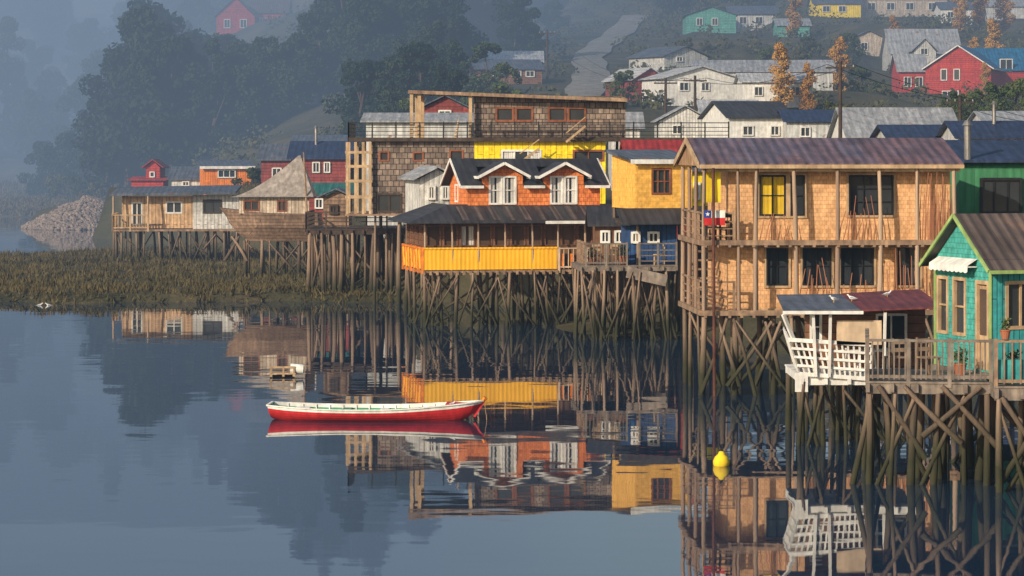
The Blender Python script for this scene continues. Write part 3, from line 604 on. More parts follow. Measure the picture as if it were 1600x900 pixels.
for p in (970,1015,1060,1100,1133):
    for y in (-.2,5.5): pole(G,(u(p),y,v(330)),(u(p),y,v(221)),.1,'post','post_wood')
g=MB(); g.box(u(946)+.01,u(1138),-.3,6.,v(336),v(331)); g.obj('platform','wood_dark',G)
ya=.6; hs=[(u(774),u(803),v(190),v(167)),(u(805),u(833),v(190),v(167)),(u(856),u(885),v(190),v(167)),(u(887),u(916),v(190),v(167))]
g=MB(); g.wall(u(740),u(978),v(216),v(150),ya,.18,hs); g.box(u(740),u(740)+.18,ya+.181,6,v(216),v(147)); g.box(u(978)-.18,u(978),ya+.181,6,v(216),v(155)); g.obj('wall','shingle_grey',G,'grey shingle top storey')
for i,h in enumerate(hs): window(G,*h,ya,cols=1,rows=1,fm='wood_red',fw=.1,gm='glass')
g=MB(); g.slab([(u(638),ya-.7,v(145)),(u(980),ya-.7,v(158)),(u(980),6.5,v(158)),(u(638),6.5,v(145))],.12); R=g.obj('roof','roof_dark',G)
g=MB(); g.beam((u(638),ya-.75,v(143.5)),(u(980),ya-.75,v(156.5)),.06,.18); g.obj('fascia','wood_beam',R)
for p,y in ((643,ya-.6),(655,ya-.5),(648,3),(735,ya-.5),(655,5.8)): q=MB(); q.box(u(p)-.09,u(p)+.09,y-.09,y+.09,v(216),v(146)-.04); q.obj('post','wood_pale',G)
for (a,b,c,e) in ((812,842,254,232),(884,914,222,197)):
    g=MB()
    for i in range(6): t=i/6; g.box(u(a+(b-a)*t),u(a+(b-a)*t)+.22,-1.1,-.5,v(c+(e-c)*t),v(c+(e-c)*t)+.04)
    g.beam((u(a),-1.12,v(c)),(u(b),-1.12,v(e)),.05,.12); g.beam((u(a),-1.12,v(c-14)),(u(b),-1.12,v(e-14)),.04,.05)
    g.obj('stair','wood_pale',G)
g=MB()
for p in (543,556,568,579):
    for y in (-.3,1.5): g.box(u(p)-.07,u(p)+.07,y-.07,y+.07,v(334),v(222))
for q in (240,262,285,310): g.box(u(540),u(582),-.38,-.25,v(q),v(q-4)); g.box(u(540),u(582),1.4,1.55,v(q),v(q-4))
g.obj('timber_frame','wood_pale',G)
g=MB(); g.box(u(741)+.01,u(944),.01,7,v(337.5),v(334.2)); g.box(u(540),u(741),-.4,7,v(337),v(334.2)); g.obj('floor','wood_beam',G)
stilts(G,.2,u(940),8,[.5,3.5,6.5],v(337),-.6,.12,.2)
T=thing('folded_umbrella','folded pale canvas sunshade leaning on the roof terrace railing','umbrella',(PX(712,151.9),151.95,v(216)),0)
g=MB(); g.cyl((0,0,0),(0.15,0,1.),.12,.03,10); g.cyl((0.15,0,1.),(0.18,0,1.15),.015,.012,6); g.obj('canopy','paint_cream',T)
Gd=thing('wooden_deck','dark plank deck with black railing on tall stilts beside the marsh','deck',(PX(478,156.),156.,0),0)
d=156.; s=d/F; u=lambda p:(p-478)*s; v=lambda p:PZ(p,d)
deck(Gd,0,u(640),0,6,v(358),.25,'wood_dark'); railing(Gd,(0,.05),(u(636),.05),v(358),.9,1.2,.3,'h','wood_dark',.07); railing(Gd,(0.02,.05),(0.02,6),v(358),.9,1.2,.3,'h','wood_dark',.07)
stilts(Gd,.2,u(636),10,[.1,1.8,3.6,5.6],v(364),-.3,.12,.35,.15)
simple_house(505,545,308,296,358,161.,'plank_brown','roof_slate','small dark plank hut on the deck','plank_hut','y',3,0,[(515,528,320,335)],drop=0,padr=0,cat='hut',fm='wood_dark')
# ================================================================ H ship house
d=174.; s=d/F; S=thing('ship_house','ship-shaped wooden house with plank hull and swept tent roof','house',(PX(346,d),d,0),0)
u=lambda p:(p-346)*s; v=lambda p:PZ(p,d)
g=MB(); st=[]; n=16; L_=u(496)
for i in range(n+1):
    t=i/n; hw=2.0*min(1,(t*2.2)**.6) if t>0 else .02; top=v(334)+.35*(1-t)**3; bot=v(378)+1.1*(1-min(1,t*4))**1.5; xs=t*L_; xt=xs-.35*(1-t)**2
    st.append([(xt,2.-hw,top),(xs+.05,2-hw*.9,(top*.5+bot*.5)),(xs+.3*(1-t),2-hw*.6,bot),(xs+.3*(1-t),2+hw*.6,bot),(xs+.05,2+hw*.9,(top+bot)/2),(xt,2+hw,top)])
vs=[p for q in st for p in q]; fs=[(i*6+j,(i+1)*6+j,(i+1)*6+(j+1)%6,i*6+(j+1)%6) for i in range(n) for j in range(6)]+[tuple(range(n*6,n*6+6))]
g.add(vs,fs); g.obj('hull','plank_brown',S)
g=MB(); x0,x1=u(372),u(482); hs=[(u(379),u(404),v(330),v(313)),(u(432),u(447),v(331),v(313))]
g.wall(x0,x1,v(334),v(306),.6,.1,hs); g.box(x0,x0+.1,.701,3.6,v(334),v(306)); g.obj('wall','plank_cream',S)
for h in hs: window(S,*h,.6,cols=2,rows=1,fm='wood_red',fw=.08)
g=MB(); n=14; ap=u(464); rows=[]
for i in range(n+1):
    t=i/n; z=v(308)+(v(243)-v(308))*(t**1.35); l=(x0-.5)+(ap-.06-(x0-.5))*t**.92; r=(x1+.3)+(ap+.06-(x1+.3))*t**1.3; f_=.2+(2.1-.2)*t; b_=4.-(4.-2.3)*t; rows.append([(l,f_,z),(r,f_,z),(r,b_,z),(l,b_,z)])
vs=[p for q in rows for p in q]; fs=[(i*4+j,i*4+(j+1)%4,(i+1)*4+(j+1)%4,(i+1)*4+j) for i in range(n) for j in range(4)]+[tuple(range(n*4,n*4+4)),(0,1,2,3)]
g.add(vs,fs); g.obj('roof','canvas',S,'grey tent-like roof sweeping to a point')
g=MB(); g.cyl((u(479),.3,v(333)),(u(474),.3,v(238)),.07,.05,8); g.obj('mast','wood_beam',S)
stilts(S,u(380),u(490),6,[.8,2.2,3.4],v(376),-.3,.11,.3)
for a,b in ((360,385),(372,350)): pole(S,(u(b),.4,v(408)),(u(a),.6,v(370)),.1,'brace')
simple_house(470,545,304,288,334,190.,'paint_maroon','roof_teal','dark red cabin with green roof behind the ship house','red_cabin','x',4,0,[(492,505,310,326)],drop=.5,padr=0,cat='cabin',st=4)
# ================================================================ I far stilt house
d=198.; s=d/F; I_=thing('cream_stilt_house','long cream and white plank stilt house with flat bluish roof','house',(PX(176,d),d,0),4)
u=lambda p:(p-176)*s; v=lambda p:PZ(p,d)
hs=[(u(258),u(284),v(334),v(315)),(u(205),u(222),v(352),v(316))]
g=MB(); g.wall(u(190),u(300),v(357),v(307),.3,.12,hs); g.box(u(190),u(190)+.12,.43,5,v(357),v(307)); g.obj('wall','plank_tan',I_,'sunlit tan plank wall')
hs2=[(u(316),u(346),v(334),v(312))]; g=MB(); g.wall(u(300)+.01,u(372),v(358),v(305),.2,.12,hs2); g.box(u(372)-.12,u(372),.33,5,v(358),v(305)); g.obj('wall','plank_white',I_,'whitewashed plank wall')
for h in hs: window(I_,*h,.3,cols=2,rows=1,fm='paint_white',fw=.1)
window(I_,*hs2[0],.2,cols=2,rows=1,fm='wood_dark',fw=.1)
g=MB(); g.slab([(u(172),-.7,v(306)),(u(368),-.7,v(303)),(u(374),5.5,v(294)),(u(178),5.5,v(297))],.15); g.obj('roof','roof_slate',I_)
g=MB(); g.box(u(176),u(372),-.9,5,v(361),v(358.2)); g.obj('floor','wood_beam',I_)
railing(I_,(u(177),-.85),(u(232),-.85),v(358),1.,1.2,.2,'v','wood_pale',.09); railing(I_,(u(177),-.85),(u(177),4.5),v(358),1.,1.2,.2,'v','wood_pale',.09)
for p in (178,232): pole(I_,(u(p),-.8,v(358)),(u(p),-.6,v(306)),.08,'post','post_wood')
stilts(I_,.1,u(370),12,[-.6,1.5,3.2,4.8],v(361),-.5,.1,.3)
# ================================================================ background houses
sh_=simple_house
sh_(408,470,250,226,292,232,'paint_maroon','roof_slate','dark maroon house with slate blue roof','maroon_house','x',7,0,[(425,440,262,280),(448,460,262,280)])
sh_(455,545,248,222,292,222,'paint_maroon','roof_navy','dark red timber house with navy roof above the shore','maroon_house','x',7,0,[(488,500,253,270),(506,516,253,270)],chim=490)
sh_(460,540,222,212,245,262,'wall_zinc','roof_slate','grey house with shallow blue roof','grey_house','x',6,0)
sh_(318,392,262,252,292,245,'paint_orange','roof_slate','bright orange cabin with sloping roof','orange_cabin','flat',5,10,[(340,368,265,278,3)],trim='paint_white',cat='cabin')
sh_(268,318,280,262,294,250,'plank_white','roof_slate','small whitish cabin with hipped grey roof','white_cabin','x',6,0,[(285,296,283,291)],cat='cabin')
sh_(205,255,282,278,293,262,'paint_red','roof_red','low red shed beside the shore','red_shed','flat',4,0,cat='shed',padr=3)
sh_(228,250,262,250,293,264,'paint_red','roof_red','narrow red cabin with pointed roof','red_cabin','y',4,0,[(234,242,268,277,1)],cat='cabin',padr=3)
sh_(338,398,26,-4,54,425,'paint_red','roof_rust','red two-storey house on the misty hillside','red_hill_house','y',8,0,[(350,360,30,44),(375,386,30,44)],drop=6)
sh_(392,448,20,-6,54,429,'paint_red','roof_rust','red house with gabled roof among the trees','red_hill_house','x',8,0,[(405,416,28,42),(428,438,28,42)],drop=6)
sh_(572,735,190,177,220,175,'wall_zinc','roof_grey','long shed with corrugated grey roof','grey_shed','x',8,0,cat='shed',padr=0,drop=6)
sh_(655,735,172,150,195,195,'paint_maroon','roof_slate','dark red gabled house behind the terrace','maroon_house','y',7,0,[(685,705,172,185)],padr=0,drop=6)
sh_(752,846,98,78,102,345,'wall_zinc','roof_zinc','pale corrugated shed on the hillside','white_shed','flat',6,0,cat='shed')
sh_(745,848,108,92,128,325,'paint_brown','roof_slate','brown bungalow with hipped dark roof beside the road','bungalow','x',8,8,[(770,785,110,120),(800,815,110,120),(822,836,110,120)])
sh_(990,1045,125,106,160,300,'paint_maroon','roof_zinc','red-brown house with pale roof','maroon_house','y',8,20,[(1004,1016,130,145)])
sh_(1040,1160,122,104,166,292,'paint_white','roof_zinc','white corrugated workshop with zinc roof','white_house','y',8,15,[(1062,1078,128,142),(1098,1112,128,142)],cat='house')
sh_(1085,1300,112,93,142,312,'wall_zinc','roof_grey','long white warehouse with grey corrugated roof','warehouse','x',10,-4,cat='warehouse',wins=[(1180,1195,116,128),(1220,1235,116,128)])
sh_(1160,1270,128,114,168,285,'paint_white','roof_zinc','white gabled shed on the slope','white_shed','x',7,0,[(1178,1192,135,150),(1235,1250,135,150)],cat='shed')
sh_(1038,1120,88,72,100,345,'plank_white','roof_slate','small weathered house with grey roof','grey_house','y',8,30,[(1060,1072,88,96)])
sh_(1072,1150,24,10,52,430,'paint_mint','roof_slate','mint green house on the hill','mint_house','y',9,0,[(1088,1098,28,40),(1112,1122,28,40)])
sh_(1140,1215,22,8,46,440,'plank_white','roof_slate','pale house with grey roof on the hill','pale_house','x',8,0,[(1155,1167,26,38),(1180,1192,26,38)])
sh_(1272,1345,6,-12,28,455,'yellow_bright','roof_slate','yellow house on the hill top','yellow_house','x',8,0,[(1285,1297,9,19),(1310,1322,9,19)])
sh_(1340,1480,-2,-20,28,460,'plank_cream','roof_grey','long cream building on the hill top','cream_building','x',9,0,[(1355,1368,4,16),(1385,1398,4,16),(1415,1428,4,16),(1450,1462,4,16)],cat='building')
sh_(1470,1520,14,2,40,440,'paint_white','roof_slate','small white house on the hill','white_house','x',7,0,[(1480,1490,18,28)])
sh_(1540,1620,10,-8,36,450,'plank_white','roof_grey','white house with grey roof on the hill','white_house','x',8,0,[(1555,1566,14,26)])
sh_(1215,1265,40,28,58,420,'paint_mint','roof_grey','small green house on the hill','mint_house','x',7,0,[(1228,1238,44,54)])
sh_(1330,1385,62,48,88,400,'plank_cream','roof_slate','cream house with dark roof on the slope','cream_house','y',7,0,[(1345,1356,66,78)])
sh_(1392,1500,84,44,120,385,'plank_white','roof_grey','house with large grey roof and dormer','grey_house','x',9,0,[(1410,1425,92,104)])
sh_(1428,1462,80,60,90,378,'plank_white','roof_grey','small gabled white dormer house','dormer_house','y',5,0,[(1438,1450,75,86,2)],padr=0,drop=2)
sh_(1405,1448,112,84,166,352,'paint_red','roof_grey','tall red house with grey roof','red_house','x',7,0,[(1412,1424,120,136),(1430,1442,120,136)])
sh_(1446,1548,108,72,166,345,'paint_red','roof_blue','red house with steep blue roof and white windows','red_house','y',10,-18,[(1470,1480,108,126,1),(1490,1500,108,126,1),(1472,1498,142,160,3)],trim='paint_white')
sh_(1530,1640,110,74,166,350,'paint_red','roof_blue','red house with blue corrugated roof and white gable','red_house','x',10,0,[(1562,1582,92,112,2)])
sh_(1140,1240,184,158,222,225,'paint_white','roof_dark','white house with dark hipped roof','white_house','x',9,10,[(1160,1178,196,212),(1205,1220,196,212)])
sh_(1230,1322,190,172,222,222,'wall_zinc','roof_navy','grey house with navy blue roof','grey_house','x',8,0,[(1250,1266,198,214)])
sh_(1030,1110,190,166,222,235,'plank_white','roof_grey','weathered house with corrugated grey roof','grey_house','y',8,0,[(1050,1066,195,210)])
sh_(1098,1185,176,156,195,255,'plank_white','roof_zinc','white house with zinc roof','white_house','x',8,0,[(1118,1130,180,190),(1150,1162,180,190)])
sh_(1328,1500,215,168,240,205,'paint_white','roof_grey','house with wide grey corrugated roof and white walls','grey_house','x',12,0)
sh_(1392,1520,216,196,240,180,'wall_zinc','roof_navy','low house with navy roof','navy_roof_house','x',8,0,padr=0)
sh_(1500,1640,216,190,240,172,'wall_zinc','roof_navy','low house with dark blue roof','navy_roof_house','x',8,0,padr=0,chim=1567)
sh_(1540,1640,190,174,216,235,'wall_zinc','roof_grey','grey tin-roofed shed behind the houses','grey_shed','x',8,0,cat='shed')
sh_(955,1000,200,176,222,200,'plank_white','roof_grey','small grey house behind the terrace','grey_house','x',6,0,padr=0)
for p_,dd,z_ in ((1000,170,5.5),(1200,160,5.),(1350,150,5.),(1550,150,5.)): pad(PX(p_,dd),dd,10,z_)
d=293.; rcx=PX(122,d); pad(rcx,d+4,4,2.2)
# ================================================================ terrain
SX=[-400,-67,-48,-29,-16,-8,0,5.8,7.8,10,14.5,20,60,100,400]; SS=[380,352,325,262,228,196,168,146,132,118,108,104,112,120,150]
def marsh_mask(X,Y):
    e=1.1*np.sin(X*.35)+.7*np.sin(X*.9+1)+.3*np.sin(X*2.3)
    nearY=153.5+e*.8+np.clip(X+7,0,20)*.6; farY=np.interp(X,[-80,-40,-20,-5,5],[212,214,240,240,200])
    return np.clip((Y-nearY)/1.2,0,1)*np.clip((farY-Y)/5,0,1)*np.clip((-1.5-X)/3,0,1)
def base_h(X,Y):
    sxy=np.interp(X,SX,SS); t=Y-sxy; w=np.clip((X+45)/55,0,1); w=w*w*(3-2*w)
    hr=np.interp(t,[-30,-6,0,15,40,110,190,240,300,400,600,1000],[-1.5,-.5,0,1.6,3.6,7,11.5,15,24,36,64,100])
    hL=np.interp(t,[-30,-6,0,8,60,130,230,430,800],[-1.5,-.5,0,1.2,9,28,52,95,140])
    hL2=np.interp(t,[-30,-6,0,8,70,110,180,280,430,800],[-1.5,-.5,0,1.,3.8,9,30,54,95,140])
    wl=np.clip((-46-X)/10,0,1); hL=hL*(1-wl)+hL2*wl
    h=hL*(1-w)+hr*w
    nz=np.sin(X*.11+1.3)*np.cos(Y*.09)+.5*np.sin(X*.27+Y*.21)
    h=h+nz*np.clip(t-5,0,60)/60*1.2
    mk=marsh_mask(X,Y)
    h=np.where(mk>0,np.maximum(h,-.3+mk*.75+.10*np.sin(X*.6)*np.cos(Y*.5)+.08*np.sin(X*1.7+Y*.9)),h)
    dx=(X-6)/7; dy=(Y-133)/12; mb_=np.clip(1-(dx*dx+dy*dy),0,1); h=np.maximum(h,np.where(mb_>0,-.5+.75*mb_,h))
    return h
ROAD=[(905,285),(915,315),(925,345),(918,375),(940,405),(968,440),(1000,480)]
roadpts=[]
for i in range(len(ROAD)-1):
    for k in range(6):
        t=k/6; p=ROAD[i][0]*(1-t)+ROAD[i+1][0]*t; dd=ROAD[i][1]*(1-t)+ROAD[i+1][1]*t; roadpts.append((PX(p,dd),dd))
rz_=np.interp([p[1] for p in roadpts],[285,330,380,440,480],[12.,16.,20.5,26.,31])
def terr(X,Y):
    X=np.asarray(X,float);Y=np.asarray(Y,float); h=base_h(X,Y); sw=np.zeros_like(h); sz=np.zeros_like(h)
    for (px,py,r,z) in PADS:
        dd=np.hypot(X-px,Y-py); w=np.clip((2.0*r-dd)/r,0,1); w=w*w*(3-2*w); sw+=w; sz+=w*z
    for (x,y),z in zip(roadpts,rz_):
        dd=np.hypot(X-x,Y-y); w=np.clip((14-dd)/9,0,1); w=w*w*3; sw+=w; sz+=w*z
    k=np.maximum(sw,1); return h*(1-sw/k)+sz/k
xs=np.concatenate([np.arange(-400,-90,10),np.arange(-90,110,1.5),np.arange(110,401,10)]); ys=np.concatenate([np.arange(-150,90,20),np.arange(90,260,1.5),np.arange(260,520,2.5),np.arange(520,1200,10)])
XX,YY=np.meshgrid(xs,ys); ZZ=terr(XX,YY)
ZZ=np.where(YY<88,-2,ZZ)
V=np.stack([XX.ravel(),YY.ravel(),ZZ.ravel()],1); nx,ny=len(xs),len(ys)
ii=(np.arange(ny-1)[:,None]*nx+np.arange(nx-1)[None,:]).ravel(); Fq=np.stack([ii,ii+1,ii+nx+1,ii+nx],1)
def npmesh(name,V,Fq,m,smooth=False):
    me=bpy.data.meshes.new(name); k=Fq.shape[1]; me.vertices.add(len(V)); me.vertices.foreach_set('co',V.astype(np.float32).ravel())
    me.loops.add(Fq.size); me.loops.foreach_set('vertex_index',Fq.astype(np.int32).ravel()); me.polygons.add(len(Fq)); me.polygons.foreach_set('loop_start',np.arange(0,Fq.size,k,dtype=np.int32)); me.polygons.foreach_set('loop_total',np.full(len(Fq),k,dtype=np.int32))
    if smooth: me.polygons.foreach_set('use_smooth',np.ones(len(Fq),bool))
    me.materials.append(MATS[m]); me.update(calc_edges=True); me.validate(); return me
def npobj(name,me,parent=None): o=bpy.data.objects.new(name,me); COL.objects.link(o); o.parent=parent; return o
o=npobj('ground',npmesh('ground',V,Fq,'hill_ground',True)); o['kind']='structure'
g=MB(); vs=[];fs=[]
for i,(x,y) in enumerate(roadpts):
    j=min(i+1,len(roadpts)-1); k=max(0,j-1); dx=roadpts[j][0]-roadpts[k][0]; dy=roadpts[j][1]-roadpts[k][1]; l=math.hypot(dx,dy); nx_,ny_=dy/l,-dx/l
    w=2.1+.25*math.sin(i*1.3); vs+=[(x-nx_*w,y-ny_*w,rz_[i]+.2),(x,y,rz_[i]+.32),(x+nx_*w,y+ny_*w,rz_[i]+.2)]
for i in range(len(roadpts)-1): k=3*i; fs+=[(k,k+1,k+4,k+3),(k+1,k+2,k+5,k+4)]
g.add(vs,fs); o=g.obj('road','road_gravel'); o['kind']='structure'
# water
m=bpy.data.materials.new('water_surface'); m.use_nodes=True; nt=m.node_tree; b=nt.nodes['Principled BSDF']; L=nt.links
b.inputs['Base Color'].default_value=(.014,.032,.062,1); b.inputs['Roughness'].default_value=.02; b.inputs['IOR'].default_value=1.5
ge=nd(nt,'ShaderNodeNewGeometry')
def vm(op,a,bv):
    n=nt.nodes.new('ShaderNodeVectorMath'); n.operation=op; L.new(a,n.inputs[0])
    if isinstance(bv,tuple): n.inputs[1].default_value=bv
    else: L.new(bv,n.inputs[1])
    return n.outputs[0]
mp=nd(nt,'ShaderNodeMapping'); mp.inputs['Scale'].default_value=(.4,1,1); L.new(ge.outputs['Position'],mp.inputs[0])
na=nd(nt,'ShaderNodeTexNoise',Scale=1.3,Detail=2.,Roughness=.5); L.new(mp.outputs[0],na.inputs['Vector'])
nb=nd(nt,'ShaderNodeTexNoise',Scale=.035,Detail=2.); L.new(ge.outputs['Position'],nb.inputs['Vector'])
nc=nd(nt,'ShaderNodeTexNoise',Scale=.35,Detail=1.); L.new(mp.outputs[0],nc.inputs['Vector'])
va=vm('MULTIPLY',vm('SUBTRACT',na.outputs['Color'],(.5,.5,.5)),(.010,.020,0)); vc=vm('MULTIPLY',vm('SUBTRACT',nc.outputs['Color'],(.5,.5,.5)),(.004,.008,0))
mr=nd(nt,'ShaderNodeMapRange'); mr.inputs[1].default_value=.4; mr.inputs[2].default_value=.62; mr.inputs[3].default_value=.35; mr.inputs[4].default_value=1.2; L.new(nb.outputs['Fac'],mr.inputs[0])
sv=vm('ADD',va,vc); cb=nd(nt,'ShaderNodeCombineXYZ'); [L.new(mr.outputs[0],cb.inputs[i]) for i in range(3)]
nn=vm('ADD',vm('MULTIPLY',sv,cb.outputs[0]),(0,0,1.)); nrm=nt.nodes.new('ShaderNodeVectorMath'); nrm.operation='NORMALIZE'; L.new(nn,nrm.inputs[0]); L.new(nrm.outputs[0],b.inputs['Normal'])
MATS['water']=m
g=MB(); g.add([(-600,-200,0),(600,-200,0),(600,700,0),(-600,700,0)],[(0,1,2,3)]); o=g.obj('water','water'); o['kind']='structure'
# ================================================================ marsh grass
def blades(X,Y,Zt,w,hh,sp):
    n=len(X); a=np.random.rand(n)*6.28; lx=np.random.normal(0,sp,n); ly=np.random.normal(0,sp,n)
    V=np.empty((n,3,3)); V[:,0]=np.stack([X-w*np.cos(a),Y-w*np.sin(a),Zt-.05],1); V[:,1]=np.stack([X+w*np.cos(a),Y+w*np.sin(a),Zt-.05],1); V[:,2]=np.stack([X+lx,Y+ly,Zt+hh],1)
    return V.reshape(-1,3),np.arange(3*n).reshape(-1,3)
N=150000
X=np.random.uniform(-75,0,N); Y=150+np.random.rand(N)**1.3*95; Zt=terr(X,Y); ok=(Zt>.02)&(marsh_mask(X,Y)>.3)
cl=np.sin(X*.8+np.sin(Y*.7)*2)*np.cos(Y*.55+X*.2)*.6+.4*np.sin(X*2.1+Y*1.7); ok&=(np.random.rand(N)<.6+.35*cl); X,Y,Zt,cl=X[ok],Y[ok],Zt[ok],cl[ok]; n=len(X)
o=npobj('marsh_grass',npmesh('marsh_grass',*blades(X,Y,Zt,np.random.uniform(.03,.08,n),np.random.uniform(.12,.36,n)*(1+.5*cl),.14),'marsh_blade')); o['kind']='stuff'; o['label']='dense brownish green marsh grass on the tidal flat'; o['category']='grass'
N=50000; X=np.random.uniform(-92,-46,N); Y=np.random.uniform(318,425,N); Zt=terr(X,Y); ok=(Zt>.1)&(Zt<6); X,Y,Zt=X[ok],Y[ok],Zt[ok]; n=len(X)
o=npobj('bank_grass',npmesh('bank_grass',*blades(X,Y,Zt,np.random.uniform(.12,.25,n),np.random.uniform(.3,.8,n),.3),'marsh_blade')); o['kind']='stuff'; o['label']='low brown grass covering the far bank'; o['category']='grass'
# ================================================================ trees
def leaves(cents,rads,nl,leaf,flat=.8):
    out=[]
    for c,r in zip(cents,rads):
        dv=np.random.normal(size=(nl,3)); dv/=np.linalg.norm(dv,axis=1)[:,None]; rr=r*(.45+.6*np.random.rand(nl)**.5)
        P=c+dv*rr[:,None]*np.array([1,1,flat]); nrm=dv+np.random.normal(size=(nl,3))*.6; nrm/=np.linalg.norm(nrm,axis=1)[:,None]
        t=np.cross(nrm,np.random.normal(size=(nl,3))); t/=np.linalg.norm(t,axis=1)[:,None]; bt=np.cross(nrm,t); sz=leaf*np.random.uniform(.5,1.3,nl)[:,None]
        q=np.stack([P-t*sz,P-bt*sz*.6,P+t*sz,P+bt*sz*.6],1); out.append(q)
    V=np.concatenate(out).reshape(-1,3); return V,np.arange(len(V)).reshape(-1,4)
def make_tree(kind,h,R,ncl,nl,leaf,lm):
    ce=[];ra=[]
    for i in range(ncl):
        t=random.random()
        if kind=='broad': z=h*(.16+.79*t); rr=R*math.sin(math.pi*(.15+.8*t))**.6
        elif kind=='cone': z=h*(.12+.85*t); rr=R*(1.05-t)**.8
        else: t=(i+.5)/ncl; z=h*(.12+.85*t); rr=R*.75*math.sin(math.pi*(.12+.85*t))**.5
        a=random.uniform(0,6.28); q=rr*math.sqrt(random.random())*.85; ce.append((q*math.cos(a),q*math.sin(a),z)); ra.append(R*random.uniform(.18,.36)*(1.15-.5*t)*(1.6 if kind=='col' else 1))
    V,Fq=leaves(np.array(ce),ra,nl,leaf); cm=npmesh('crown',V,Fq,lm)
    g=MB(); p=Vector((0,0,-1.)); rr=h*.022+.05; pts=[p]
    for i in range(6): q=Vector((random.uniform(-.02,.02)*h*(i>0),random.uniform(-.02,.02)*h,h*.82*(i+1)/6)); g.cyl(p,q,rr,rr*.78,7); p=q; rr*=.78; pts.append(p)
    for c in random.sample(ce,min(10,len(ce))):
        k=max(1,min(5,int(c[2]/h*5))); g.cyl(pts[k],Vector(c),h*.008+.02,h*.003,5)
    tm=g.obj('trunk','bark'); tme=tm.data; bpy.data.objects.remove(tm); return tme,cm,kind
TH_={'broad':13,'cone':16,'green':8,'poplar':10,'bush':3.4}
TV={'broad':[make_tree('broad',13,5.2,52,130,.3,'leaf_dark') for _ in range(4)],'cone':[make_tree('cone',16,4.5,44,110,.33,'leaf_dark') for _ in range(3)],
'green':[make_tree('broad',8,3.6,26,100,.24,'leaf_green') for _ in range(3)],'poplar':[make_tree('col',10,2.0,30,160,.17,'leaf_autumn') for _ in range(3)],'bush':[make_tree('broad',3.4,2.4,16,110,.17,'leaf_bush') for _ in range(3)]}
LB={'broad':('tree','dark broadleaf tree on the misty hillside','tree'),'cone':('conifer_tree','tall dark conifer on the misty hillside','tree'),'green':('garden_tree','leafy green tree between the houses','tree'),'poplar':('poplar_tree','slender poplar with yellow-orange autumn leaves','tree'),'bush':('bush','olive green bush on the slope','bush')}
def tree(x,y,kind,sc=1.,z=None):
    tme,cm,_=random.choice(TV[kind]); nm,lb,ct=LB[kind]
    if z is None: z=float(terr(x,y))
    T=thing(nm,lb,ct,(x,y,z-.2),random.uniform(0,360),{'tree':'trees covering the hillside','conifer_tree':'conifers on the hillside','garden_tree':'trees among the hillside houses','poplar_tree':'autumn poplars','bush':'bushes on the slope'}[nm])
    T.scale=(sc*random.uniform(.9,1.1),)*2+(sc,)
    for n_,me in(('trunk',tme),('crown',cm)): o=bpy.data.objects.new(n_,me); COL.objects.link(o); o.parent=T
def hides(x,y,kind,sc):
    p=800+x*F/y; top=YH-(float(terr(x,y))+TH_[kind]*sc-H)*F/y; hw=.4*TH_[kind]*sc*F/y*(.5 if kind=='poplar' else 1)
    for a,b,pb,dh,pt in HB:
        if a-hw*.8<p<b+hw*.8 and y<dh+4 and top<pb-6 and dh>215: return True
    if 865-hw<p<980+hw and y<450 and top<145: return True
    return False
def fit(p,dd,kind,sc):
    x=PX(p,dd)
    while sc>.3 and hides(x,dd,kind,sc): sc*=.92
    tree(x,dd,kind,sc)
for p,dd,sc in ((168,338,1.0),(200,336,1.35),(235,334,1.6),(268,330,1.75),(300,334,1.85),(335,330,1.6),(372,334,1.4),(405,334,1.2),(285,345,1.9),(320,350,1.8),(250,352,1.75),(355,350,1.4),(100,365,.7),(70,372,.6),(130,360,.7),
   (440,335,1.0),(470,335,1.1),(500,340,1.25),(535,345,1.2),(565,335,1.0),(600,340,1.15),(635,345,1.2),(665,338,1.0),(700,342,1.0)): fit(p,dd,'broad' if random.random()<.8 else 'cone',sc)
def scatter(N,d0,d1,p0,p1,kinds,s0,s1,chk=True):
    cnt=tries=0
    while cnt<N and tries<N*50:
        tries+=1; dd=random.uniform(d0,d1); p=random.uniform(p0,p1); x=PX(p,dd); k_=random.choice(kinds); sc=random.uniform(s0,s1)
        if chk and (any(math.hypot(x-a,dd-b_)<c*1.1+1 for a,b_,c,_ in PADS) or any(math.hypot(x-a,dd-b_)<6 for a,b_ in roadpts)): continue
        if float(terr(x,dd))<(1 if p>200 else 4.5): continue
        if hides(x,dd,k_,sc): continue
        tree(x,dd,k_,sc); cnt+=1
scatter(150,385,620,-150,860,['broad','broad','cone'],.75,1.35)
scatter(50,255,385,540,880,['green','green','broad','bush'],.5,.85)
scatter(150,235,640,840,1680,['green','green','bush','broad'],.4,.95)
for p,dd,sc in ((1222,283,.72),(1262,284,.52),(1240,412,.8),(1553,372,.75),(1520,368,.6),(1540,340,.5),(1310,330,.8),(1395,400,.6),(1500,420,.8),(1530,425,.8),(1570,430,.9)): tree(PX(p,dd),dd,'poplar',sc)
for p,dd,sc in ((1490,255,.45),(1520,262,.6),(1550,258,.65),(1585,255,.7),(1610,262,.7),(1345,330,.6),(1330,380,.6),(760,300,.8),(790,290,.6),(975,290,.5),(730,300,.7)): tree(PX(p,dd),dd,'green',sc)
for p,dd,sc in ((105,350,1.),(85,355,1.),(400,262,1.),(395,240,.8),(560,230,1.2),(590,226,1.2),(300,270,1.),(180,310,1.),(150,335,.9),(640,220,1.2),(190,280,.8)): tree(PX(p,dd),dd,'bush',sc)
ce=[];ra=[]
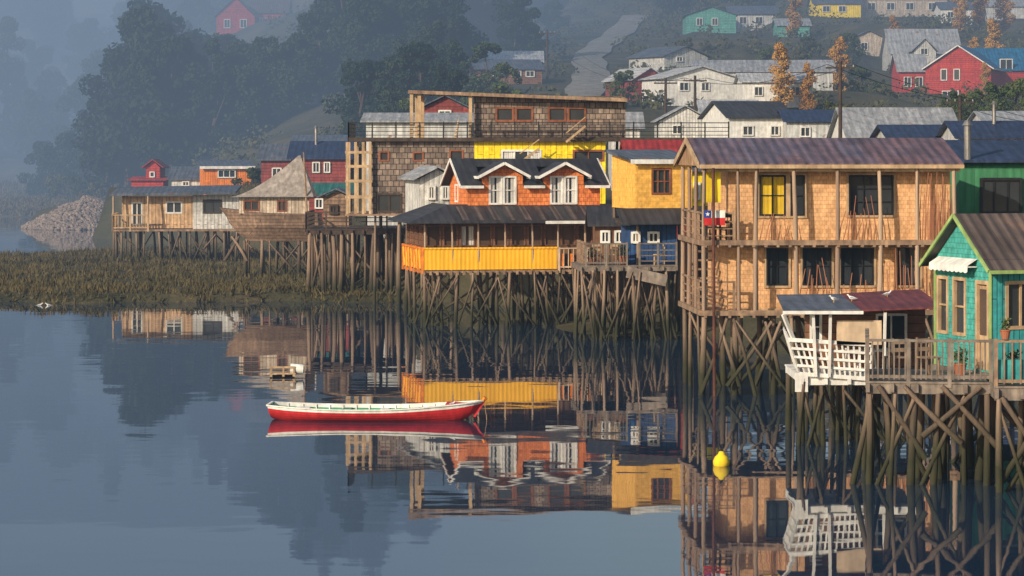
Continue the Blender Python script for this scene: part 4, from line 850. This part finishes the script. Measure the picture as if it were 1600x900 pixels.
for i in range(1500):
    dd=random.uniform(270,640); p=random.uniform(-100,1650); x=PX(p,dd)
    if any(math.hypot(x-a,dd-b_)<4 for a,b_ in roadpts): continue
    if any(math.hypot(x-a,dd-b_)<c+2 for a,b_,c,_ in PADS): continue
    z=float(terr(x,dd))
    if z<(.8 if p>200 else 4): continue
    ce.append((x,dd,z+.5)); ra.append(random.uniform(.9,2.2))
V,Fq=leaves(np.array(ce),ra,60,.3,.7); o=npobj('undergrowth',npmesh('undergrowth',V,Fq,'leaf_bush')); o['kind']='stuff'; o['label']='scrubby undergrowth spread over the hillside'; o['category']='shrubs'
# ================================================================ rock pile
def rockverts(c,r):
    ph=(1+5**.5)/2; vs=[(-1,ph,0),(1,ph,0),(-1,-ph,0),(1,-ph,0),(0,-1,ph),(0,1,ph),(0,-1,-ph),(0,1,-ph),(ph,0,-1),(ph,0,1),(-ph,0,-1),(-ph,0,1)]
    return [(c[0]+x*r*random.uniform(.35,.6),c[1]+y*r*random.uniform(.35,.6),c[2]+z*r*random.uniform(.3,.5)) for x,y,z in vs]
IF=[(0,11,5),(0,5,1),(0,1,7),(0,7,10),(0,10,11),(1,5,9),(5,11,4),(11,10,2),(10,7,6),(7,1,8),(3,9,4),(3,4,2),(3,2,6),(3,6,8),(3,8,9),(4,9,5),(2,4,11),(6,2,10),(8,6,7),(9,8,1)]
g=MB(); d=293.
for i in range(3200):
    a=random.uniform(0,6.28); q=math.sqrt(random.random()); x=q*math.cos(a)*6.3; y=q*math.sin(a)*9; z=3.2*(1-q**1.6)*(.85 if x<0 else 1)
    g.add(rockverts((rcx+x,d+y+4,z),random.uniform(.12,.32)),IF)
o=g.obj('rock_mound','rock'); o['kind']='stuff'; o['label']='smooth heap of grey-brown broken stones at the shore'; o['category']='rocks'
# ================================================================ boat
d=87.8; Bt=thing('rowing_boat','red wooden rowing boat with white gunwale and green interior','boat',(PX(583,d),d,0),-3)
Lb=6.2; n=30; rings=[]
def bs(t):
    x=-Lb/2+Lb*t; hb=.98*max(0.0,math.sin(math.pi*min(1,(.15+.85*t))))**.6; hb=max(hb,.02)
    if t>.985: hb=.025
    top=.36+.22*max(0,(t-.5)/.5)**2.+.10*max(0,(.4-t)/.4)**2; keel=-.14+.34*max(0,(t-.86)/.14)**2+.16*max(0,(.08-t)/.08)
    return x,hb,top,keel
K_=9
for i in range(n+1):
    t=i/n; x,hb,top,keel=bs(t); ring=[]
    for j in range(K_):
        q=j/(K_-1); a=q*math.pi/2; yy=hb*math.sin(a)**.75; z=keel+(top-keel)*(q**1.45); xx=x+ (.30*q*(t-.8)/.2 if t>.8 else 0)-(.10*q*(1-t/.1) if t<.1 else 0); ring.append((xx,yy,z))
    rings.append(ring)
def hullmesh(name,mats,inset,parent,lo,hi,split=None):
    g=MB()
    for sgn in(1,-1):
        for i in range(n):
            for j in range(lo,hi):
                q=[rings[i][j],rings[i+1][j],rings[i+1][j+1],rings[i][j+1]]
                pts=[(p[0]*(1-inset*.015),sgn*max(0,p[1]-inset*.035),p[2]) for p in q]
                g.add(pts,[(0,1,2,3)],1 if (split is not None and j>=split) else 0)
    r=rings[0]; tr=[(p[0]*(1-inset*.015),max(0,p[1]-inset*.035),p[2]) for p in r[lo:hi+1]]; g.add(tr+[(x,-y,z) for x,y,z in tr[::-1]],[tuple(range(2*len(tr)))],0)
    return g.obj(name,mats,parent)
hullmesh('hull',['boat_red','boat_white'],0,Bt,0,K_-1,K_-2)
hullmesh('inner_hull',['boat_green','boat_white'],1,Bt,1,K_-1,K_-2)
g=MB()
for sgn in(1,-1):
    for i in range(n): a=rings[i][-1]; b_=rings[i+1][-1]; g.beam((a[0],sgn*a[1],a[2]+.01),(b_[0],sgn*b_[1],b_[2]+.01),.07,.035)
a=rings[0][-1]; g.beam((a[0],-a[1],a[2]+.01),(a[0],a[1],a[2]+.01),.08,.05)
g.obj('gunwale','boat_white',Bt)
for i in range(2,n-1,2):
    g=MB()
    for sgn in(1,-1):
        for j in range(3,K_-1): a=rings[i][j]; b_=rings[i][j+1]; g.beam((a[0],sgn*max(0,a[1]-.06),a[2]),(b_[0],sgn*max(0,b_[1]-.06),b_[2]),.035,.035)
    a=rings[i][3]; g.beam((a[0],-a[1]+.06,a[2]),(a[0],a[1]-.06,a[2]),.035,.035)
    g.obj('rib','boat_white',Bt)
for t,wd in ((.14,.45),(.36,.26),(.55,.26),(.74,.26)):
    x,hb,top,keel=bs(t); g=MB(); g.box(x-wd/2,x+wd/2,-hb+.08,hb-.08,top-.12,top-.08); g.obj('seat','boat_green' if t in(.36,.74) else 'boat_white',Bt)
g=MB(); x,hb,top,keel=bs(.93); g.prism([(x-.4,-.42),(x-.4,.42),(x+.5,.05),(x+.5,-.05)],top-.04,top-.0,'z'); g.obj('foredeck','boat_red',Bt)
g=MB(); xe=rings[-1][-1][0]; g.beam((xe-.28,0,.1),(xe+.01,0,.56),.05,.09); g.obj('stem_post','boat_red',Bt)
g=MB(); g.cyl((xe-.02,0,.56),(xe+.08,0,.70),.05,.07,8); g.obj('rope_fender','paint_orange',Bt)
g=MB(); p=Vector((xe+.04,0,.62))
for i in range(9): q=p+Vector((.012*(i%3),-.01,-.08)); g.cyl(p,q,.013,.013,5); p=q
g.obj('mooring_rope','wood_raw',Bt)
def gull(loc,rz,label,sc=1.,grp=None,legs=True):
    T=thing('gull',label,'bird',loc,rz,grp); T.scale=(sc,)*3
    spine=[(-.26,.17,.008),(-.2,.18,.03),(-.1,.19,.065),(0,.2,.085),(.09,.22,.08),(.14,.26,.05),(.165,.30,.042),(.19,.335,.045),(.22,.345,.035),(.245,.34,.012)]
    g=MB(); nn_=10; vs=[]
    for x,z,r in spine:
        for j in range(nn_): a=6.283*j/nn_; vs.append((x,r*.85*math.cos(a),z+r*math.sin(a)))
    g.add(vs,[(i*nn_+j,i*nn_+(j+1)%nn_,(i+1)*nn_+(j+1)%nn_,(i+1)*nn_+j) for i in range(len(spine)-1) for j in range(nn_)]+[tuple(range(nn_)),tuple(range((len(spine)-1)*nn_,len(spine)*nn_))[::-1]])
    g.obj('body','bird_white',T,smooth=True)
    for sg in(1,-1):
        g=MB(); g.add([(.08,sg*.07,.25),(.06,sg*.085,.19),(-.1,sg*.075,.17),(-.32,sg*.02,.18),(-.1,sg*.06,.235),(0,sg*.05,.27)],[(0,1,2,3,4,5)]); g.obj('wing','bird_grey',T)
        if legs: g=MB(); g.cyl((.02,sg*.03,0),(0,sg*.03,.13),.007,.009,5); g.box(.0,.06,sg*.03-.02,sg*.03+.02,0,.008); g.obj('leg','bird_beak',T)
    g=MB(); g.cyl((.24,0,.34),(.3,0,.33),.013,.003,6); g.obj('beak','bird_beak',T)
for p,dd,r in ((1303,81.5,200),(1331,81.8,150),(1386,82.5,20)):
    x=PX(p,dd); zr=PZ(485,80)+(dd-80+.55)/4.75*(PZ(474.5,80)-PZ(485,80)) if p<1340 else PZ(483.5,80)+(dd-80+.55)/4.75*(PZ(471,80)-PZ(483.5,80))
    gull((x,dd,zr+.045),r,'white and grey gull standing on the tin roof',.6,'gulls on the tin roof')
gull((PX(706,87.8),87.8-.42,.41),20,'small gull perched on the boat gunwale',.5)
for p in (62,76): yy=151.0; x=PX(p,yy); gull((x,yy,-.12),10 if p<70 else 190,'white gull floating beside the marsh',.7,'gulls beside the marsh',False)
d=104.; Fl=thing('mooring_float','small wooden raft with a cream plastic drum floating on the water','float',(PX(447,d),d,0),5)
g=MB()
for i in range(5): g.box(-.62,.35,-.3+i*.13,-.2+i*.13,.12,.17)
for x in(-.55,-.1,.28): g.box(x-.04,x+.04,-.34,.34,.04,.118); g.box(x-.03,x+.03,-.32,-.26,.171,.36)
g.box(-.6,.32,-.31,-.27,.34,.41); g.obj('raft_frame','wood_pale',Fl)
g=MB(); g.cyl((.15,-.1,.32),(.62,-.1,.28),.18,.18,14); g.cyl((.62,-.1,.28),(.67,-.1,.276),.18,.09,14); g.obj('drum','boat_white',Fl)
g=MB(); g.cyl((-.5,0,-.02),(.3,0,-.02),.1,.1,10); g.obj('log','wood_dark',Fl)
d=75.; By=thing('mooring_buoy','small yellow mooring buoy floating among the stilts','buoy',(PX(1127,d),d,0),0)
g=MB(); n=14; prof=[(.03,-.12),(.14,-.08),(.21,.02),(.22,.12),(.17,.24),(.09,.31),(.06,.38)]; vs=[(r*math.cos(6.2832*j/n),r*math.sin(6.2832*j/n),z) for r,z in prof for j in range(n)]
g.add(vs,[(i*n+j,i*n+(j+1)%n,(i+1)*n+(j+1)%n,(i+1)*n+j) for i in range(len(prof)-1) for j in range(n)]+[tuple(range(n))[::-1],tuple(range((len(prof)-1)*n,len(prof)*n))]); g.obj('float_body','cloth_yellow',By,smooth=True)
g=MB()
for i in range(8): a=math.pi*i/8; b_=math.pi*(i+1)/8; g.cyl((.05*math.cos(a),0,.38+.06*math.sin(a)),(.05*math.cos(b_),0,.38+.06*math.sin(b_)),.012,.012,5)
g.obj('ring','black_metal',By)
def upole(px,pt,pb,d,arms=1):
    zt=PZ(pt,d); x=PX(px,d); zb=min(PZ(pb,d),float(terr(x,d)))-.5
    T=thing('utility_pole','tall wooden utility pole with crossarm and wires','utility pole',(x,d,zb),0,'utility poles in the village')
    g=MB(); g.cyl((0,0,0),(0,0,zt-zb),.16,.11,9); g.obj('shaft','wood_dark',T)
    g=MB(); g.box(-1,1,-.06,.06,zt-zb-.5,zt-zb-.38); g.obj('crossarm','wood_dark',T)
    for q in(-.9,-.35,.35,.9): g=MB(); g.cyl((q,0,zt-zb-.375),(q,0,zt-zb-.22),.05,.035,7); g.obj('insulator','concrete',T)
    return Vector((x,d,zt-.2))
U_=[upole(855,46,135,335),upole(1040,122,200,245),upole(1086,118,200,240),upole(1313,96,222,195),upole(1182,40,100,400),upole(1500,150,222,200)]
def wires(a,b):
    g=MB()
    for k in(-.9,.9):
        n=12; p=None
        for i in range(n+1):
            t=i/n; q=a.lerp(b,t)+Vector((k,0,-4*t*(1-t)*(b-a).length*.02))
            if p is not None: g.cyl(p,q,.02,.02,4)
            p=q
    o=g.obj('power_line','black_metal'); o['label']='thin black electric wires strung between poles'; o['category']='power line'; o['group']='electric wires'
wires(U_[1],U_[2]); wires(U_[2],U_[3]); wires(U_[3],U_[5]); wires(U_[0],U_[1]); wires(U_[5],Vector((PX(1750,160),160,10)))
# ================================================================ haze volume: surrounds the bay, thickens over the far shore and hill
m=bpy.data.materials.new('mist'); m.use_nodes=True; nt=m.node_tree; nt.nodes.clear(); o_=nd(nt,'ShaderNodeOutputMaterial')
ge=nd(nt,'ShaderNodeNewGeometry'); sp=nd(nt,'ShaderNodeSeparateXYZ'); nt.links.new(ge.outputs['Position'],sp.inputs[0])
r1=nd(nt,'ShaderNodeMapRange',{'interpolation_type':'SMOOTHSTEP'}); nt.links.new(sp.outputs[1],r1.inputs[0]); r1.inputs[1].default_value=110; r1.inputs[2].default_value=440; r1.inputs[3].default_value=.00035; r1.inputs[4].default_value=.0042
r2=nd(nt,'ShaderNodeMapRange',{'interpolation_type':'SMOOTHSTEP'}); nt.links.new(sp.outputs[0],r2.inputs[0]); r2.inputs[1].default_value=-35; r2.inputs[2].default_value=30; r2.inputs[3].default_value=1.2; r2.inputs[4].default_value=.5
r3=nd(nt,'ShaderNodeMapRange'); nt.links.new(sp.outputs[2],r3.inputs[0]); r3.inputs[1].default_value=10; r3.inputs[2].default_value=150; r3.inputs[3].default_value=1.; r3.inputs[4].default_value=.4
den=mth(nt,'MULTIPLY',mth(nt,'MULTIPLY',r1.outputs[0],r2.outputs[0]),r3.outputs[0])
a=nd(nt,'ShaderNodeVolumeAbsorption'); a.inputs['Color'].default_value=(0,0,0,1); nt.links.new(den,a.inputs['Density'])
e=nd(nt,'ShaderNodeEmission'); e.inputs['Color'].default_value=(.255,.345,.475,1); nt.links.new(den,e.inputs['Strength']); ad=nd(nt,'ShaderNodeAddShader')
nt.links.new(a.outputs[0],ad.inputs[0]); nt.links.new(e.outputs[0],ad.inputs[1]); nt.links.new(ad.outputs[0],o_.inputs['Volume']); MATS['mist']=m
try: m.cycles.volume_step_rate=.45
except Exception as ex: print(ex)
g=MB(); g.box(-260,260,-80,900,-3,165); o=g.obj('morning_mist','mist'); o['kind']='structure'
# ================================================================ light, camera
w=bpy.data.worlds.new('World'); scene.world=w; w.use_nodes=True; nt=w.node_tree; bg=nt.nodes['Background']
sk=nt.nodes.new('ShaderNodeTexSky'); sk.sky_type='NISHITA'; sk.sun_disc=False; sk.sun_elevation=math.radians(24); sk.sun_rotation=math.radians(220); sk.air_density=1.3; sk.dust_density=2.
nt.links.new(sk.outputs[0],bg.inputs[0]); bg.inputs[1].default_value=.12
sun=bpy.data.lights.new('sun','SUN'); sun.energy=5.; sun.angle=math.radians(.6); sun.color=(1,.86,.68)
so=bpy.data.objects.new('sun',sun); COL.objects.link(so); so.rotation_euler=(math.radians(66),0,math.radians(-40))
cam=bpy.data.cameras.new('camera'); co=bpy.data.objects.new('camera',cam); COL.objects.link(co); co.location=(0,0,H); co.rotation_euler=(math.radians(90),0,0)
cam.lens=100; cam.sensor_width=36; cam.shift_y=-220/1600; cam.clip_end=3000; cam.clip_start=.5; scene.camera=co
scene.view_settings.view_transform='Standard'; scene.view_settings.look='None'; scene.view_settings.exposure=0
